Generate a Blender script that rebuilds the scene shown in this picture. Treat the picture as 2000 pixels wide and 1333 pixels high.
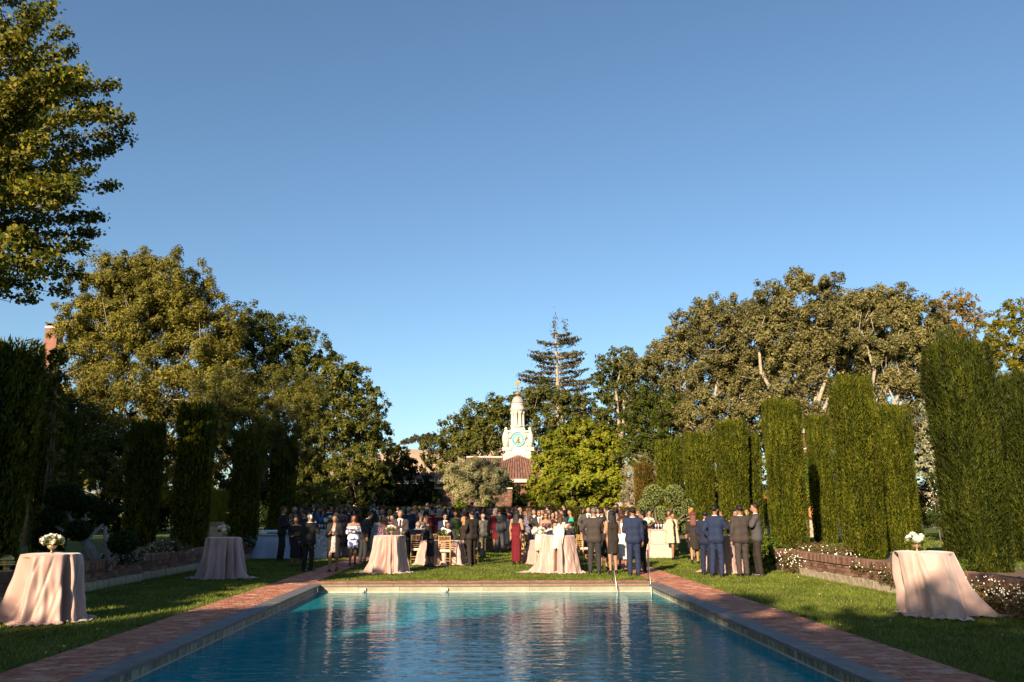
import bpy, math, random
import numpy as np
from mathutils import Vector, Matrix
R = math.radians
for _o in list(bpy.data.objects): bpy.data.objects.remove(_o)
SC = bpy.context.scene; COL = SC.collection
# ------------------------------------------------------------ camera
F = 1556.; PIT = math.atan(335/F); YAW = R(1.8); EYE = 1.62
cd = bpy.data.cameras.new('camera'); cam = bpy.data.objects.new('camera', cd); COL.objects.link(cam)
cd.sensor_width = 36; cd.lens = F/2000*36; cd.clip_start = .1; cd.clip_end = 5000
cam.location = (0, 0, EYE); cam.rotation_euler = (R(90)+PIT, 0, -YAW); SC.camera = cam
# ------------------------------------------------------------ sky, sun, exposure
SUN_EL, SUN_AZ = 22., 27.          # light travels towards azimuth 27 deg (right of +Y)
w = bpy.data.worlds.new('World'); SC.world = w; w.use_nodes = True
nt = w.node_tree; nt.nodes.clear()
sky = nt.nodes.new('ShaderNodeTexSky'); sky.sky_type = 'NISHITA'; sky.sun_disc = False
sky.sun_elevation = R(SUN_EL); sky.sun_rotation = R(180+SUN_AZ); sky.air_density = 1.0; sky.dust_density = .9; sky.ozone_density = 2.2; sky.altitude = 50
bg = nt.nodes.new('ShaderNodeBackground'); bg.inputs[1].default_value = .069
wo = nt.nodes.new('ShaderNodeOutputWorld'); tn = nt.nodes.new('ShaderNodeMix'); tn.data_type = 'RGBA'; tn.blend_type = 'MULTIPLY'; tn.inputs[0].default_value = 1; tn.inputs[7].default_value = (.86, .985, 1.03, 1)
nt.links.new(sky.outputs[0], tn.inputs[6]); nt.links.new(tn.outputs[2], bg.inputs[0]); nt.links.new(bg.outputs[0], wo.inputs[0])
sl = bpy.data.lights.new('sun', 'SUN'); sun = bpy.data.objects.new('sun', sl); COL.objects.link(sun)
sl.energy = 5.0; sl.angle = R(.5); sl.color = (1, .80, .56)
dv = Vector((math.sin(R(SUN_AZ))*math.cos(R(SUN_EL)), math.cos(R(SUN_AZ))*math.cos(R(SUN_EL)), -math.sin(R(SUN_EL))))
sun.rotation_euler = dv.to_track_quat('-Z', 'Y').to_euler(); sun.location = (-30, -60, 30)
SC.view_settings.view_transform = 'Standard'; SC.view_settings.look = 'None'
SC.view_settings.gamma = 1; SC.view_settings.exposure = 1.25; SC.view_settings.use_curve_mapping = False
SC.cycles.max_bounces = 8; SC.cycles.transparent_max_bounces = 8; SC.cycles.diffuse_bounces = 3
SC.cycles.glossy_bounces = 4; SC.cycles.caustics_reflective = False; SC.cycles.caustics_refractive = False

# ------------------------------------------------------------ pixel -> place (photo pixels, 2000 x 1333)
def ray(px, py):
    x = (px-1000)/F; z = -(py-666.5)/F
    y2 = math.cos(PIT)-z*math.sin(PIT); z2 = math.sin(PIT)+z*math.cos(PIT)
    return (x*math.cos(YAW)+y2*math.sin(YAW), -x*math.sin(YAW)+y2*math.cos(YAW), z2)
def gp(px, py, z=0.):
    r = ray(px, py); t = (z-EYE)/r[2]; return r[0]*t, r[1]*t
def at(px, py, Y):
    r = ray(px, py); t = Y/r[1]; return np.array((r[0]*t, Y, EYE+r[2]*t))

# ------------------------------------------------------------ mesh helpers
def mesh(name, V, Fs, smooth=False):
    V = np.asarray(V, np.float32).reshape(-1, 3)
    if isinstance(Fs, np.ndarray): Fs = [Fs]
    elif Fs and not isinstance(Fs[0], np.ndarray):
        g = {}
        for f in Fs: g.setdefault(len(f), []).append(f)
        Fs = [np.array(v, np.int32) for v in g.values()]
    Fs = [f for f in Fs if len(f)]
    me = bpy.data.meshes.new(name); me.vertices.add(len(V)); me.vertices.foreach_set('co', V.ravel())
    nl = sum(f.size for f in Fs); nf = sum(len(f) for f in Fs)
    me.loops.add(nl); me.polygons.add(nf)
    me.loops.foreach_set('vertex_index', np.concatenate([f.ravel() for f in Fs]).astype(np.int32))
    tot = np.concatenate([np.full(len(f), f.shape[1]) for f in Fs]); st = np.concatenate([[0], np.cumsum(tot)[:-1]])
    me.polygons.foreach_set('loop_start', st.astype(np.int32))
    try: me.polygons.foreach_set('loop_total', tot.astype(np.int32))
    except Exception: pass
    me.polygons.foreach_set('use_smooth', np.full(nf, smooth)); me.update(calc_edges=True)
    return me
class MB:
    """collects shapes, builds ONE mesh"""
    def __init__(s): s.V = []; s.F = []; s.n = 0
    def add(s, V, Fs):
        V = np.asarray(V, float).reshape(-1, 3); s.V.append(V); s.F += [tuple(int(i)+s.n for i in f) for f in Fs]; s.n += len(V); return s
    def box(s, c, d, rz=0, top=1.):
        x, y, z = d[0]/2, d[1]/2, d[2]/2; k = top
        v = np.array([(-x,-y,-z),(x,-y,-z),(x,y,-z),(-x,y,-z),(-x*k,-y*k,z),(x*k,-y*k,z),(x*k,y*k,z),(-x*k,y*k,z)])
        if rz: cc, ss = math.cos(rz), math.sin(rz); v = v@np.array([[cc,ss,0],[-ss,cc,0],[0,0,1]])
        return s.add(v+np.array(c), [(3,2,1,0),(4,5,6,7),(0,1,5,4),(1,2,6,5),(2,3,7,6),(3,0,4,7)])
    def tube(s, pts, rad, n=6, cap=True):
        pts = [np.array(p, float) for p in pts]; m = len(pts)
        if not hasattr(rad, '__len__'): rad = [rad]*m
        V = []; up = np.array((0, 0, 1.)); U = None
        for i, p in enumerate(pts):
            t = pts[min(i+1, m-1)]-pts[max(i-1, 0)]; t = t/(np.linalg.norm(t)+1e-9)
            if U is None:
                a = up if abs(t[2]) < .9 else np.array((1., 0, 0)); U = np.cross(a, t)
            U = U-t*np.dot(U, t); U /= np.linalg.norm(U)+1e-9; W = np.cross(t, U)
            for k in range(n):
                q = 2*math.pi*k/n; V.append(p+rad[i]*(math.cos(q)*U+math.sin(q)*W))
        Fs = [(i*n+k, i*n+(k+1) % n, (i+1)*n+(k+1) % n, (i+1)*n+k) for i in range(m-1) for k in range(n)]
        if cap: Fs += [tuple(range(n-1, -1, -1)), tuple((m-1)*n+k for k in range(n))]
        return s.add(V, Fs)
    def lathe(s, prof, n=20, c=(0, 0, 0)):
        V = [(c[0]+r*math.cos(2*math.pi*k/n), c[1]+r*math.sin(2*math.pi*k/n), c[2]+z) for r, z in prof for k in range(n)]
        Fs = [(i*n+k, i*n+(k+1) % n, (i+1)*n+(k+1) % n, (i+1)*n+k) for i in range(len(prof)-1) for k in range(n)]
        Fs += [tuple(range(n-1, -1, -1)), tuple((len(prof)-1)*n+k for k in range(n))]
        return s.add(V, Fs)
    def ball(s, c, r, n=8, m=6):
        r = np.array(r if hasattr(r, '__len__') else (r, r, r), float)
        V = [(0, 0, 1)]+[(math.sin(math.pi*i/m)*math.cos(2*math.pi*k/n), math.sin(math.pi*i/m)*math.sin(2*math.pi*k/n), math.cos(math.pi*i/m)) for i in range(1, m) for k in range(n)]+[(0, 0, -1)]
        Fs = [(0, 1+k, 1+(k+1) % n) for k in range(n)]+[(1+i*n+k, 1+(i+1)*n+k, 1+(i+1)*n+(k+1) % n, 1+i*n+(k+1) % n) for i in range(m-2) for k in range(n)]
        b = 1+(m-2)*n; Fs += [(b+k, len(V)-1, b+(k+1) % n) for k in range(n)]
        return s.add(np.array(V)*r+np.array(c), Fs)
    def mesh(s, name, smooth=False): return mesh(name, np.concatenate(s.V), s.F, smooth)
    def build(s, name, mt, parent=None, smooth=False, loc=None): return obj(name, s.mesh(name, smooth), mt, parent, loc)
def obj(name, me, mt=None, parent=None, loc=None, rz=0):
    if mt is not None and len(me.materials) == 0: me.materials.append(mt)
    o = bpy.data.objects.new(name, me); COL.objects.link(o)
    if parent is not None: o.parent = parent
    if loc is not None: o.location = loc
    if rz: o.rotation_euler = (0, 0, rz)
    return o
def tag(o, label=None, cat=None, group=None, kind=None):
    if label: o['label'] = label
    if cat: o['category'] = cat
    if group: o['group'] = group
    if kind: o['kind'] = kind
    return o
def thing(name, label, cat, loc=(0, 0, 0), rz=0, group=None):
    o = bpy.data.objects.new(name, None); COL.objects.link(o); o.location = [float(v) for v in loc]; o.rotation_euler = (0, 0, rz); o.empty_display_size = .2
    return tag(o, label, cat, group)
def copy_tree(o, parent=None):
    c = o.copy(); COL.objects.link(c)
    if parent is not None: c.parent = parent
    for ch in list(o.children): copy_tree(ch, c)
    return c
def copy_to(o, loc, rz, label, group=None):
    c = copy_tree(o); c.location = [float(v) for v in loc]; c.rotation_euler = (0, 0, rz); c['label'] = label
    if group: c['group'] = group
    return c
# ------------------------------------------------------------ materials
class NT:
    def __init__(s, name):
        s.m = bpy.data.materials.new(name); s.m.use_nodes = True; s.t = s.m.node_tree; s.b = s.t.nodes['Principled BSDF']; s.out = s.t.nodes['Material Output']
    def n(s, t, **k):
        x = s.t.nodes.new(t)
        for a, v in k.items():
            if a.startswith('i_'): x.inputs[int(a[2:]) if a[2:].isdigit() else a[2:].replace('_', ' ')].default_value = v
            else: setattr(x, a, v)
        return x
    def l(s, a, b): s.t.links.new(a, b)
    def coord(s, obj_=False, scale=(1, 1, 1)):
        tc = s.n('ShaderNodeTexCoord'); mp = s.n('ShaderNodeMapping'); mp.inputs['Scale'].default_value = scale
        if obj_: s.l(tc.outputs['Object'], mp.inputs[0])
        else: g = s.n('ShaderNodeNewGeometry'); s.l(g.outputs['Position'], mp.inputs[0])
        return mp.outputs[0]
    def noise(s, scale, co=None, detail=4, rough=.6):
        x = s.n('ShaderNodeTexNoise'); x.inputs['Scale'].default_value = scale; x.inputs['Detail'].default_value = detail; x.inputs['Roughness'].default_value = rough
        s.l(co or s.coord(), x.inputs['Vector']); return x.outputs['Fac']
    def ramp(s, f, stops):
        x = s.n('ShaderNodeValToRGB'); e = x.color_ramp.elements
        while len(e) < len(stops): e.new(.5)
        for i, (p, c) in enumerate(stops): e[i].position = p; e[i].color = (*c, 1) if len(c) == 3 else c
        s.l(f, x.inputs[0]); return x.outputs[0]
    def mix(s, a, b, f, mode='MIX'):
        x = s.n('ShaderNodeMix', data_type='RGBA', blend_type=mode)
        for v, i in ((f, 0), (a, 6), (b, 7)):
            if hasattr(v, 'links') or hasattr(v, 'is_linked'): s.l(v, x.inputs[i])
            else: x.inputs[i].default_value = v if i == 0 else (*v, 1)
        return x.outputs[2]
    def bump(s, h, strength=.3, dist=.02):
        x = s.n('ShaderNodeBump'); x.inputs['Strength'].default_value = strength; x.inputs['Distance'].default_value = dist
        s.l(h, x.inputs['Height']); s.l(x.outputs[0], s.b.inputs['Normal'])
def cl(c): return tuple(max(0, min(1, v)) for v in c)
def vary(c, k): return cl(tuple(v*k for v in c))
MC = {}
def mat(name, c, rough=.7, var=.25, scale=6., bump=0., bscale=40., metal=0., spec=.3, sheen=0):
    if name in MC: return MC[name]
    t = NT(name); f = t.noise(scale, t.coord(True)); t.l(t.ramp(f, [(.3, vary(c, 1-var)), (.7, vary(c, 1+var))]), t.b.inputs['Base Color'])
    t.b.inputs['Roughness'].default_value = rough; t.b.inputs['Metallic'].default_value = metal; t.b.inputs['Specular IOR Level'].default_value = spec
    if bump: t.bump(t.noise(bscale, t.coord(True)), bump)
    MC[name] = t.m; return t.m
def leafmat(name, cols, trans=.25, big=.35, rough=.55, streak=False):
    if name in MC: return MC[name]
    t = NT(name); g = t.n('ShaderNodeNewGeometry'); n = len(cols)
    c = t.ramp(g.outputs['Random Per Island'], [(i/(n-1), col) for i, col in enumerate(cols)])
    f = t.noise(big, t.coord(), 2); k = t.ramp(f, [(.35, (.72, .72, .72)), (.65, (1.25, 1.2, 1.1))])
    c = t.mix(c, k, 1., 'MULTIPLY')
    if streak: c = t.mix(c, t.ramp(t.noise(1, t.coord(scale=(11, 11, .9)), 3, .7), [(.36, (.45, .5, .5)), (.5, (.95, .95, .9)), (.64, (1.6, 1.45, 1.2))]), 1., 'MULTIPLY'); c = t.mix(c, (.10, .055, .018), t.ramp(t.noise(1, t.coord(scale=(5, 5, 1.6)), 4, .75), [(.60, (0, 0, 0)), (.72, (.6, .6, .6))]))
    t.l(c, t.b.inputs['Base Color']); t.b.inputs['Roughness'].default_value = rough; t.b.inputs['Specular IOR Level'].default_value = .1
    tr = t.n('ShaderNodeBsdfTranslucent'); t.l(c, tr.inputs[0]); mx = t.n('ShaderNodeMixShader'); mx.inputs[0].default_value = trans
    t.l(t.b.outputs[0], mx.inputs[1]); t.l(tr.outputs[0], mx.inputs[2]); t.l(mx.outputs[0], t.out.inputs[0])
    MC[name] = t.m; return t.m
def brickmat(name, cols, rough=.8):
    if name in MC: return MC[name]
    t = NT(name); g = t.n('ShaderNodeNewGeometry'); oi = t.n('ShaderNodeObjectInfo')
    a = t.n('ShaderNodeMath', operation='ADD'); t.l(g.outputs['Random Per Island'], a.inputs[0]); t.l(oi.outputs['Random'], a.inputs[1])
    fr = t.n('ShaderNodeMath', operation='FRACT'); t.l(a.outputs[0], fr.inputs[0]); n = len(cols)
    c = t.ramp(fr.outputs[0], [(i/(n-1), x) for i, x in enumerate(cols)])
    f = t.noise(14, None, 5, .7); c = t.mix(c, t.ramp(f, [(.35, (.6, .6, .6)), (.65, (1.25, 1.2, 1.15))]), 1., 'MULTIPLY')
    t.l(c, t.b.inputs['Base Color']); t.b.inputs['Roughness'].default_value = rough; t.bump(t.noise(70, None, 4), .5, .006); MC[name] = t.m; return t.m
# ------------------------------------------------------------ foliage generators
def leaves(C, N, size, rng, quad=True, up=0., asp=.55, jit=.35, face=None, fk=.9):
    """C centres (n,3); N preferred growing directions; face preferred surface normals -> V,F of leaf shapes"""
    n = len(C); a = rng.normal(size=(n, 3)); nz = lambda v: v/(np.linalg.norm(v, axis=1)[:, None]+1e-9)
    if N is not None: a = a*(1-up)+N*up*1.6
    a = nz(a)
    if face is not None:
        f = nz(face*fk+rng.normal(size=(n, 3))*.5); a = nz(a-f*(a*f).sum(1)[:, None]) if N is None else a; b = nz(np.cross(a, f))
    else: b = rng.normal(size=(n, 3)); b = nz(b-a*(a*b).sum(1)[:, None])
    s = size*(1+jit*rng.uniform(-1, 1, n))[:, None]; w_ = s*asp*.5
    if quad:
        V = np.stack([C-a*s*.5, C+b*w_, C+a*s*.5, C-b*w_], 1); Fs = np.arange(n*4).reshape(n, 4)
    else:
        V = np.stack([C-a*s*.5+b*w_, C-a*s*.5-b*w_, C+a*s*.6], 1); Fs = np.arange(n*3).reshape(n, 3)
    return V.reshape(-1, 3), Fs
def crown_pts(lobes, k, size, rng, clump=.26, inner=.35, flat=1.):
    P = []; O = []
    for (c, r) in lobes:
        c = np.array(c, float); r3 = np.array(r if hasattr(r, '__len__') else (r, r, r), float); rm = r3.mean()
        n = int(k*1.75*(rm/size)**2); nc = max(10, int(3.2/clump**2)); d = rng.normal(size=(nc, 3)); d /= np.linalg.norm(d, axis=1)[:, None]
        rad = np.where(rng.uniform(size=nc) < inner, rng.uniform(.3, .8, nc), rng.uniform(.8, 1.12, nc)); cc = c+d*r3*rad[:, None]
        i = rng.integers(0, nc, n); cs = rng.uniform(.55, 1.3, nc)[i][:, None]
        g = rng.normal(size=(n, 3)); g /= np.linalg.norm(g, axis=1)[:, None]; g *= rng.uniform(0, 1, n)[:, None]**.5
        P.append(cc[i]+g*clump*rm*cs*np.array((1, 1, flat))); O.append(d[i]*.55+g*.9+np.array((0, 0, .35)))
    return np.concatenate(P), np.concatenate(O)
def pxlobes(L, Y, rng, dy=.5):
    out = []
    for t in L:
        px, py, r = t[:3]; yy = Y+(t[3] if len(t) > 3 else rng.uniform(-dy, dy)*r/F*Y); out.append((at(px, py, yy), r*yy/1580.))
    return out
def tree(name, label, Y, L, leaf, mt, bark, seed, k=34, clump=.26, trunk=None, group='trees around the garden', limbs=5, zb=0., twig=True, size_up=None, lobes=None, quad=False, flat=1., limbr=1., asp=.55, cat='tree', inner=.35):
    rng = np.random.default_rng(seed); lb = lobes or pxlobes(L, Y, rng)
    cs = np.array([c for c, r in lb]); cen = cs.mean(0)
    tx = trunk if trunk is not None else (cen[0], cen[1])
    if trunk is not None and len(trunk) == 1: p = at(trunk[0], 1003, Y); tx = (p[0], p[1])
    base = np.array((tx[0], tx[1], zb)); t = thing(name, label, cat, base, 0, group)
    P, O = crown_pts(lb, k, leaf, rng, clump, inner, flat); P = P-base; O = O[P[:, 2] > .05]; P = P[P[:, 2] > .05]
    V, Fs = leaves(P, None, leaf, rng, quad, asp=asp, face=O); obj('crown', mesh('crown', V, Fs), mt, t)
    mb = MB(); H = max(c[2] for c, r in lb); zf = max(.8, (min(c[2]-.5*(r if not hasattr(r, '__len__') else r[2]) for c, r in lb)-zb)); r0 = (.02+.012*(H-zb)**.9)*limbr
    fork = np.array((rng.uniform(-.3, .3), rng.uniform(-.2, .2), min(zf, (H-zb)*.35)))
    mb.tube([(0, 0, -.3), (rng.uniform(-.1, .1), 0, fork[2]*.5), fork], [r0*1.9, r0*1.4, r0*1.2], 8); mb.build('trunk', bark, t, True)
    order = sorted(range(len(lb)), key=lambda i: -(lb[i][1] if not hasattr(lb[i][1], '__len__') else max(lb[i][1])))[:limbs*3]
    for j, i in enumerate(order[:max(limbs, 1)*2]):
        c, r = lb[i]; r = r if not hasattr(r, '__len__') else sum(r)/3; c = np.array(c)-base; mb = MB(); pts = [fork*.95]
        for q in (.33, .66, 1.): pts.append(fork*(1-q)+c*q+rng.normal(size=3)*r*.22*(q < 1))
        mb.tube(pts, [r0*.8, r0*.62, r0*.45, r0*.28], 6)
        if twig:
            for _ in range(9):
                d = rng.normal(size=3); d[1] -= .5; d /= np.linalg.norm(d); q = rng.uniform(.5, 1); s0 = pts[2]*(1-q)+pts[3]*q; e = c+d*r*rng.uniform(.75, 1.02)
                m = (s0+e)/2+rng.normal(size=3)*r*.15; mb.tube([s0, m, e], [r0*.26, r0*.16, r0*.05], 4)
        mb.build('limb', bark, t, True)
    return t
def bush(name, label, lobes, leaf, mt, seed, k=34, clump=.3, cat='shrub', group=None, flowers=None, zb=0., quad=False, stems=True, asp=.55, up=0.):
    rng = np.random.default_rng(seed); cs = np.array([c for c, r in lobes]); base = np.array((cs[:, 0].mean(), cs[:, 1].mean(), zb))
    t = thing(name, label, cat, base, 0, group); P, O = crown_pts(lobes, k, leaf, rng, clump); P = P-base; O = O[P[:, 2] > .01]; P = P[P[:, 2] > .01]
    N = np.tile((0., 0, 1.), (len(P), 1)) if up else None
    V, Fs = leaves(P, N, leaf, rng, quad, up=up, asp=asp, face=O); obj('foliage', mesh('foliage', V, Fs), mt, t)
    if stems:
        mb = MB()
        for c, r in lobes:
            c = np.array(c)-base; mb.tube([(c[0]*.3, c[1]*.3, -.05), c*.6+rng.normal(size=3)*.05, c], [.03, .02, .01], 5)
        mb.build('stem', BARK, t)
    if flowers:
        n, s, fm = flowers; P = []
        for c, r in lobes:
            r3 = np.array(r if hasattr(r, '__len__') else (r, r, r)); d = rng.normal(size=(n, 3)); d[:, 1] -= .6; d[:, 2] = np.abs(d[:, 2])*.9-.1; d /= np.linalg.norm(d, axis=1)[:, None]; P.append(np.array(c)-base+d*r3*rng.uniform(.95, 1.2, (n, 1)))
        P = np.concatenate(P); P = P[P[:, 2] > .02]; mb = []; Q = []
        N = np.tile((-.35, -.8, .4), (len(P), 1)); a = N+rng.normal(size=P.shape)*.3; a /= np.linalg.norm(a, axis=1)[:, None]; b = np.cross(a, (0, 0, 1.)); b /= np.linalg.norm(b, axis=1)[:, None]; c2 = np.cross(a, b)
        V = np.stack([P+(b*math.cos(q)+c2*math.sin(q))*s*.5 for q in np.arange(6)*math.pi/3], 1).reshape(-1, 3)
        o = obj('blossoms', mesh('blossoms', V, np.arange(len(V)).reshape(-1, 6)), fm, t); o['kind'] = 'stuff'
    return t
def yew(label, X, Y, wx, wy, ztop, zb=.45, seed=0, ragged=.18, mt=None, group='clipped yew columns', density=1., leaf=.075, lean=0.):
    """clipped yew column: solid core under thousands of upright sprigs, uneven flared top"""
    rng = np.random.default_rng(seed); t = thing('yew_column', label, 'yew column', (X, Y, zb), rng.uniform(-.05, .05), group); H = ztop-zb
    mb = MB(); n = 20; prof = [(.72, 0), (.82, .3), (.84, H*.4), (.84, H*.8), (.78, H-.35), (.5, H-.25)]; V = []
    def rr(q, z):
        c, s = abs(math.cos(q)), abs(math.sin(q)); k = 1/((c**3.4+s**3.4)**.294); return k*(1+.05*math.sin(3*q+seed)+.05*math.sin(4*q+z*1.7+seed))
    for f, z in prof:
        for k in range(n): q = 2*math.pi*k/n; a = rr(q, z)*f*(1+.05*z/H); V.append((a*math.cos(q)*wx/2-.04, a*math.sin(q)*wy/2, z)) if False else V.append((a*math.cos(q)*wx/2, a*math.sin(q)*wy/2, z))
    Fs = [(i*n+k, i*n+(k+1) % n, (i+1)*n+(k+1) % n, (i+1)*n+k) for i in range(len(prof)-1) for k in range(n)]+[tuple((len(prof)-1)*n+k for k in range(n))]
    mb.add(V, Fs); mb.build('trunk_core', YEWCORE, t)
    area = (wx+wy)*2*H; m = int(area/leaf**2*3.7*density); qg = np.linspace(0, 2*math.pi, 721); cg, sg = np.abs(np.cos(qg)), np.abs(np.sin(qg)); ag = 1/((cg**3.4+sg**3.4)**.294); xg, yg_ = ag*np.cos(qg)*wx/2, ag*np.sin(qg)*wy/2
    arc = np.concatenate([[0], np.cumsum(np.hypot(np.diff(xg), np.diff(yg_)))]); q = np.interp(rng.uniform(0, arc[-1], m), arc, qg); z = H*rng.uniform(0, 1, m)
    c, s = np.abs(np.cos(q)), np.abs(np.sin(q)); a = 1/((c**3.4+s**3.4)**.294)*(1+.05*np.sin(3*q+seed)+.05*np.sin(4*q+z*1.7+seed)+.03*np.sin(9*q-z*3+seed))*(.97+.05*z/H)
    ridge = .03*np.sin(q*23+seed)*np.clip(z/H, .2, 1)+rng.normal(size=m)*.03-.05*(rng.uniform(size=m) < .25); a = a*(1+ridge)*np.interp(z/H, [0, .06, .9, 1], [.86, .98, 1.02, .93])
    P = np.stack([a*np.cos(q)*wx/2, a*np.sin(q)*wy/2, z], 1)
    N = np.stack([np.cos(q)*.5, np.sin(q)*.5, np.ones(m)*.9], 1); V1, F1 = leaves(P, N, leaf*1.65, rng, False, up=.66, asp=.29, face=np.stack([np.cos(q), np.sin(q), q*0+.15], 1), fk=.8)
    m2 = int(wx*wy/leaf**2*10*density); xy = rng.uniform(-1, 1, (m2, 2)); k_ = np.round((xy*np.array((wx, wy))/2)/.13); hh = np.sin(k_[:, 0]*12.9+k_[:, 1]*78.2+seed)*43758.5; hh = hh-np.floor(hh)
    P2 = np.stack([xy[:, 0]*wx/2*1.0, xy[:, 1]*wy/2*1.0, H-.28-.4*(np.clip(np.hypot(xy[:, 0], xy[:, 1]), 0, 1.2)**3)+hh*ragged*1.8*rng.uniform(.2, 1, m2)+rng.uniform(-.15, .1, m2)], 1)
    V2, F2 = leaves(P2, np.tile((0, 0, 1.), (m2, 1)), leaf*2.4, rng, False, up=.85, asp=.2)
    obj('foliage', mesh('foliage', np.concatenate([V1, V2]), [F1, F2+len(V1)]), mt or YEW, t); return t
# ============================================================ shared materials
BARK = mat('bark', (.11, .085, .06), .9, .35, 5, .5); PALEBARK = mat('pale_bark', (.30, .25, .19), .9, .35, 4, .5)
YEWCORE = mat('yew_core', (.008, .011, .003), 1., .2, spec=0)
YEW = leafmat('yew_sprigs', [(.020, .034, .003), (.048, .066, .005), (.085, .098, .008), (.13, .12, .013)], .12, 1.2, streak=True)
YEWB = leafmat('yew_brown', [(.05, .05, .01), (.10, .07, .015), (.16, .09, .02)], .12, .8, streak=True)
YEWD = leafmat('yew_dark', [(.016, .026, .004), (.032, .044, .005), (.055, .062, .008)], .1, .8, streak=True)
STONE = mat('pool_stone', (.28, .25, .18), .7, .25, 4, .3, 30)
# ---- lawn
t = NT('lawn'); f = t.noise(.8, None, 6, .72); f2 = t.noise(26, None, 4, .7)
c = t.ramp(f, [(.3, (.050, .085, .008)), (.55, (.08, .115, .012)), (.75, (.11, .13, .02))]); c = t.mix(c, t.ramp(f2, [(.3, (.55, .55, .5)), (.7, (1.3, 1.25, 1.1))]), 1., 'MULTIPLY')
t.l(c, t.b.inputs['Base Color']); t.b.inputs['Roughness'].default_value = .9; t.bump(f2, 1., .03); LAWN = t.m
t = NT('soil'); f = t.noise(9, None, 6, .7); t.l(t.ramp(f, [(.3, (.05, .032, .02)), (.7, (.20, .125, .06))]), t.b.inputs['Base Color']); t.b.inputs['Roughness'].default_value = .95; t.bump(f, .8, .04); SOIL = t.m
MORTAR = mat('mortar', (.12, .09, .07), .95, .3, 8)
BRICKP = brickmat('path_brick', [(.24, .085, .05), (.34, .125, .07), (.42, .17, .10), (.30, .13, .085), (.50, .28, .19)])
BRICKW = brickmat('wall_brick', [(.095, .048, .032), (.16, .078, .052), (.20, .105, .07), (.26, .16, .11)])
HILLM = None
def sheet(name, x0, x1, y0, y1, z, m, kind='structure', thick=None):
    mb = MB()
    if thick: mb.box(((x0+x1)/2, (y0+y1)/2, z-thick/2), (x1-x0, y1-y0, thick))
    else: mb.add([(x0, y0, z), (x1, y0, z), (x1, y1, z), (x0, y1, z)], [(0, 1, 2, 3)])
    return tag(mb.build(name, m), kind=kind)
# ground: one sheet with the pool cut out
mb = MB(); xs = [-900, -3.86, 3.86, 900]; ys = [-200, -1.5, 18.9, 1500]
V = [(x, y, 0) for y in ys for x in xs]; mb.add(V, [(j*4+i, j*4+i+1, (j+1)*4+i+1, (j+1)*4+i) for j in range(3) for i in range(3) if not (i == 1 and j == 1)])
tag(mb.build('lawn', LAWN), kind='structure')
# raised side terraces and the far step
for sx in (-1, 1):
    a, b = sorted((sx*8.62, sx*60)); o = sheet('terrace', a, b, -12, 60, .46, LAWN, thick=.8)
    a, b = sorted((sx*8.62, sx*11.0)); sheet('planting_bed', a, b, -12, 45, .466, SOIL)
sheet('upper_lawn', -8.3, 8.3, 37.2, 60, .30, LAWN, thick=.5)
# ---- brick helpers: full size pieces share meshes, nearest 300 are parts, the rest one joined part
def brickmesh(d, seed):
    r = random.Random(seed); x, y, z = d[0]/2, d[1]/2, d[2]/2; e = .004
    V = [(-x, -y, -z), (x, -y, -z), (x, y, -z), (-x, y, -z), (-x, -y, z-e), (x, -y, z-e), (x, y, z-e), (-x, y, z-e), (-x+e, -y+e, z), (x-e, -y+e, z), (x-e, y-e, z), (-x+e, y-e, z)]
    V = [(a+r.uniform(-.002, .002), b+r.uniform(-.002, .002), c) for a, b, c in V]
    return V, [(0, 1, 5, 4), (1, 2, 6, 5), (2, 3, 7, 6), (3, 0, 4, 7), (4, 5, 9, 8), (5, 6, 10, 9), (6, 7, 11, 10), (7, 4, 8, 11), (8, 9, 10, 11)]
def lay(parent, items, m, key, name='brick', n=300):
    """items: (x,y,z,(dx,dy,dz),rz) in parent space"""
    items.sort(key=key); cache = {}; rnd = random.Random(5); rest = MB(); meshes = {}
    for i, (x, y, z, d, rz) in enumerate(items):
        v = rnd.randrange(3); k = (tuple(round(q, 3) for q in d), v)
        if k not in meshes: meshes[k] = brickmesh(d, v)
        if i < n:
            if k not in cache: V, Fs = meshes[k]; cache[k] = mesh(name, V, Fs)
            o = obj(name, cache[k], m, parent, (x, y, z)); o.rotation_euler = (rnd.uniform(-.012, .012), rnd.uniform(-.012, .012), rz+rnd.uniform(-.012, .012))
        else:
            V, Fs = meshes[k]; V = np.array(V); c, s = math.cos(rz), math.sin(rz); V = V@np.array([[c, s, 0], [-s, c, 0], [0, 0, 1]])+np.array((x, y, z+rnd.uniform(-.002, .002))); rest.add(V, Fs)
    if rest.n: tag(rest.build(name+'s_beyond', m, parent), kind='stuff')
def path(x0, x1, y0, y1, label):
    o = sheet('brick_path', x0, x1, y0, y1, .006, MORTAR); o['label'] = label; items = []; y = y0+.05; k = 0; rnd = random.Random(int(x0*10))
    while y < y1-.04:
        x = x0+(.0 if k % 2 else .1)
        if k % 2 == 0: items.append((x0+.049, y, .014, (.094, .094, .03), 0))
        while x < x1-.05:
            w_ = min(.2, x1-x)
            if w_ > .06: items.append((x+w_/2, y, .014+rnd.uniform(-.002, .003), (w_-.007, .094, .03), 0))
            x += .2
        y += .101; k += 1
    lay(o, items, BRICKP, key=lambda q: q[1] if q[1] > 7.7 else 90-q[1]); return o
path(-4.92, -4.03, 5, 36.9, 'old red brick path left of the pool, running back past the guests')
path(4.03, 4.92, 5, 36.9, 'old red brick path right of the pool, half in sun')
path(-4.03, 4.03, 19.16, 19.9, 'narrow red brick band across the far end of the pool')
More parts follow.
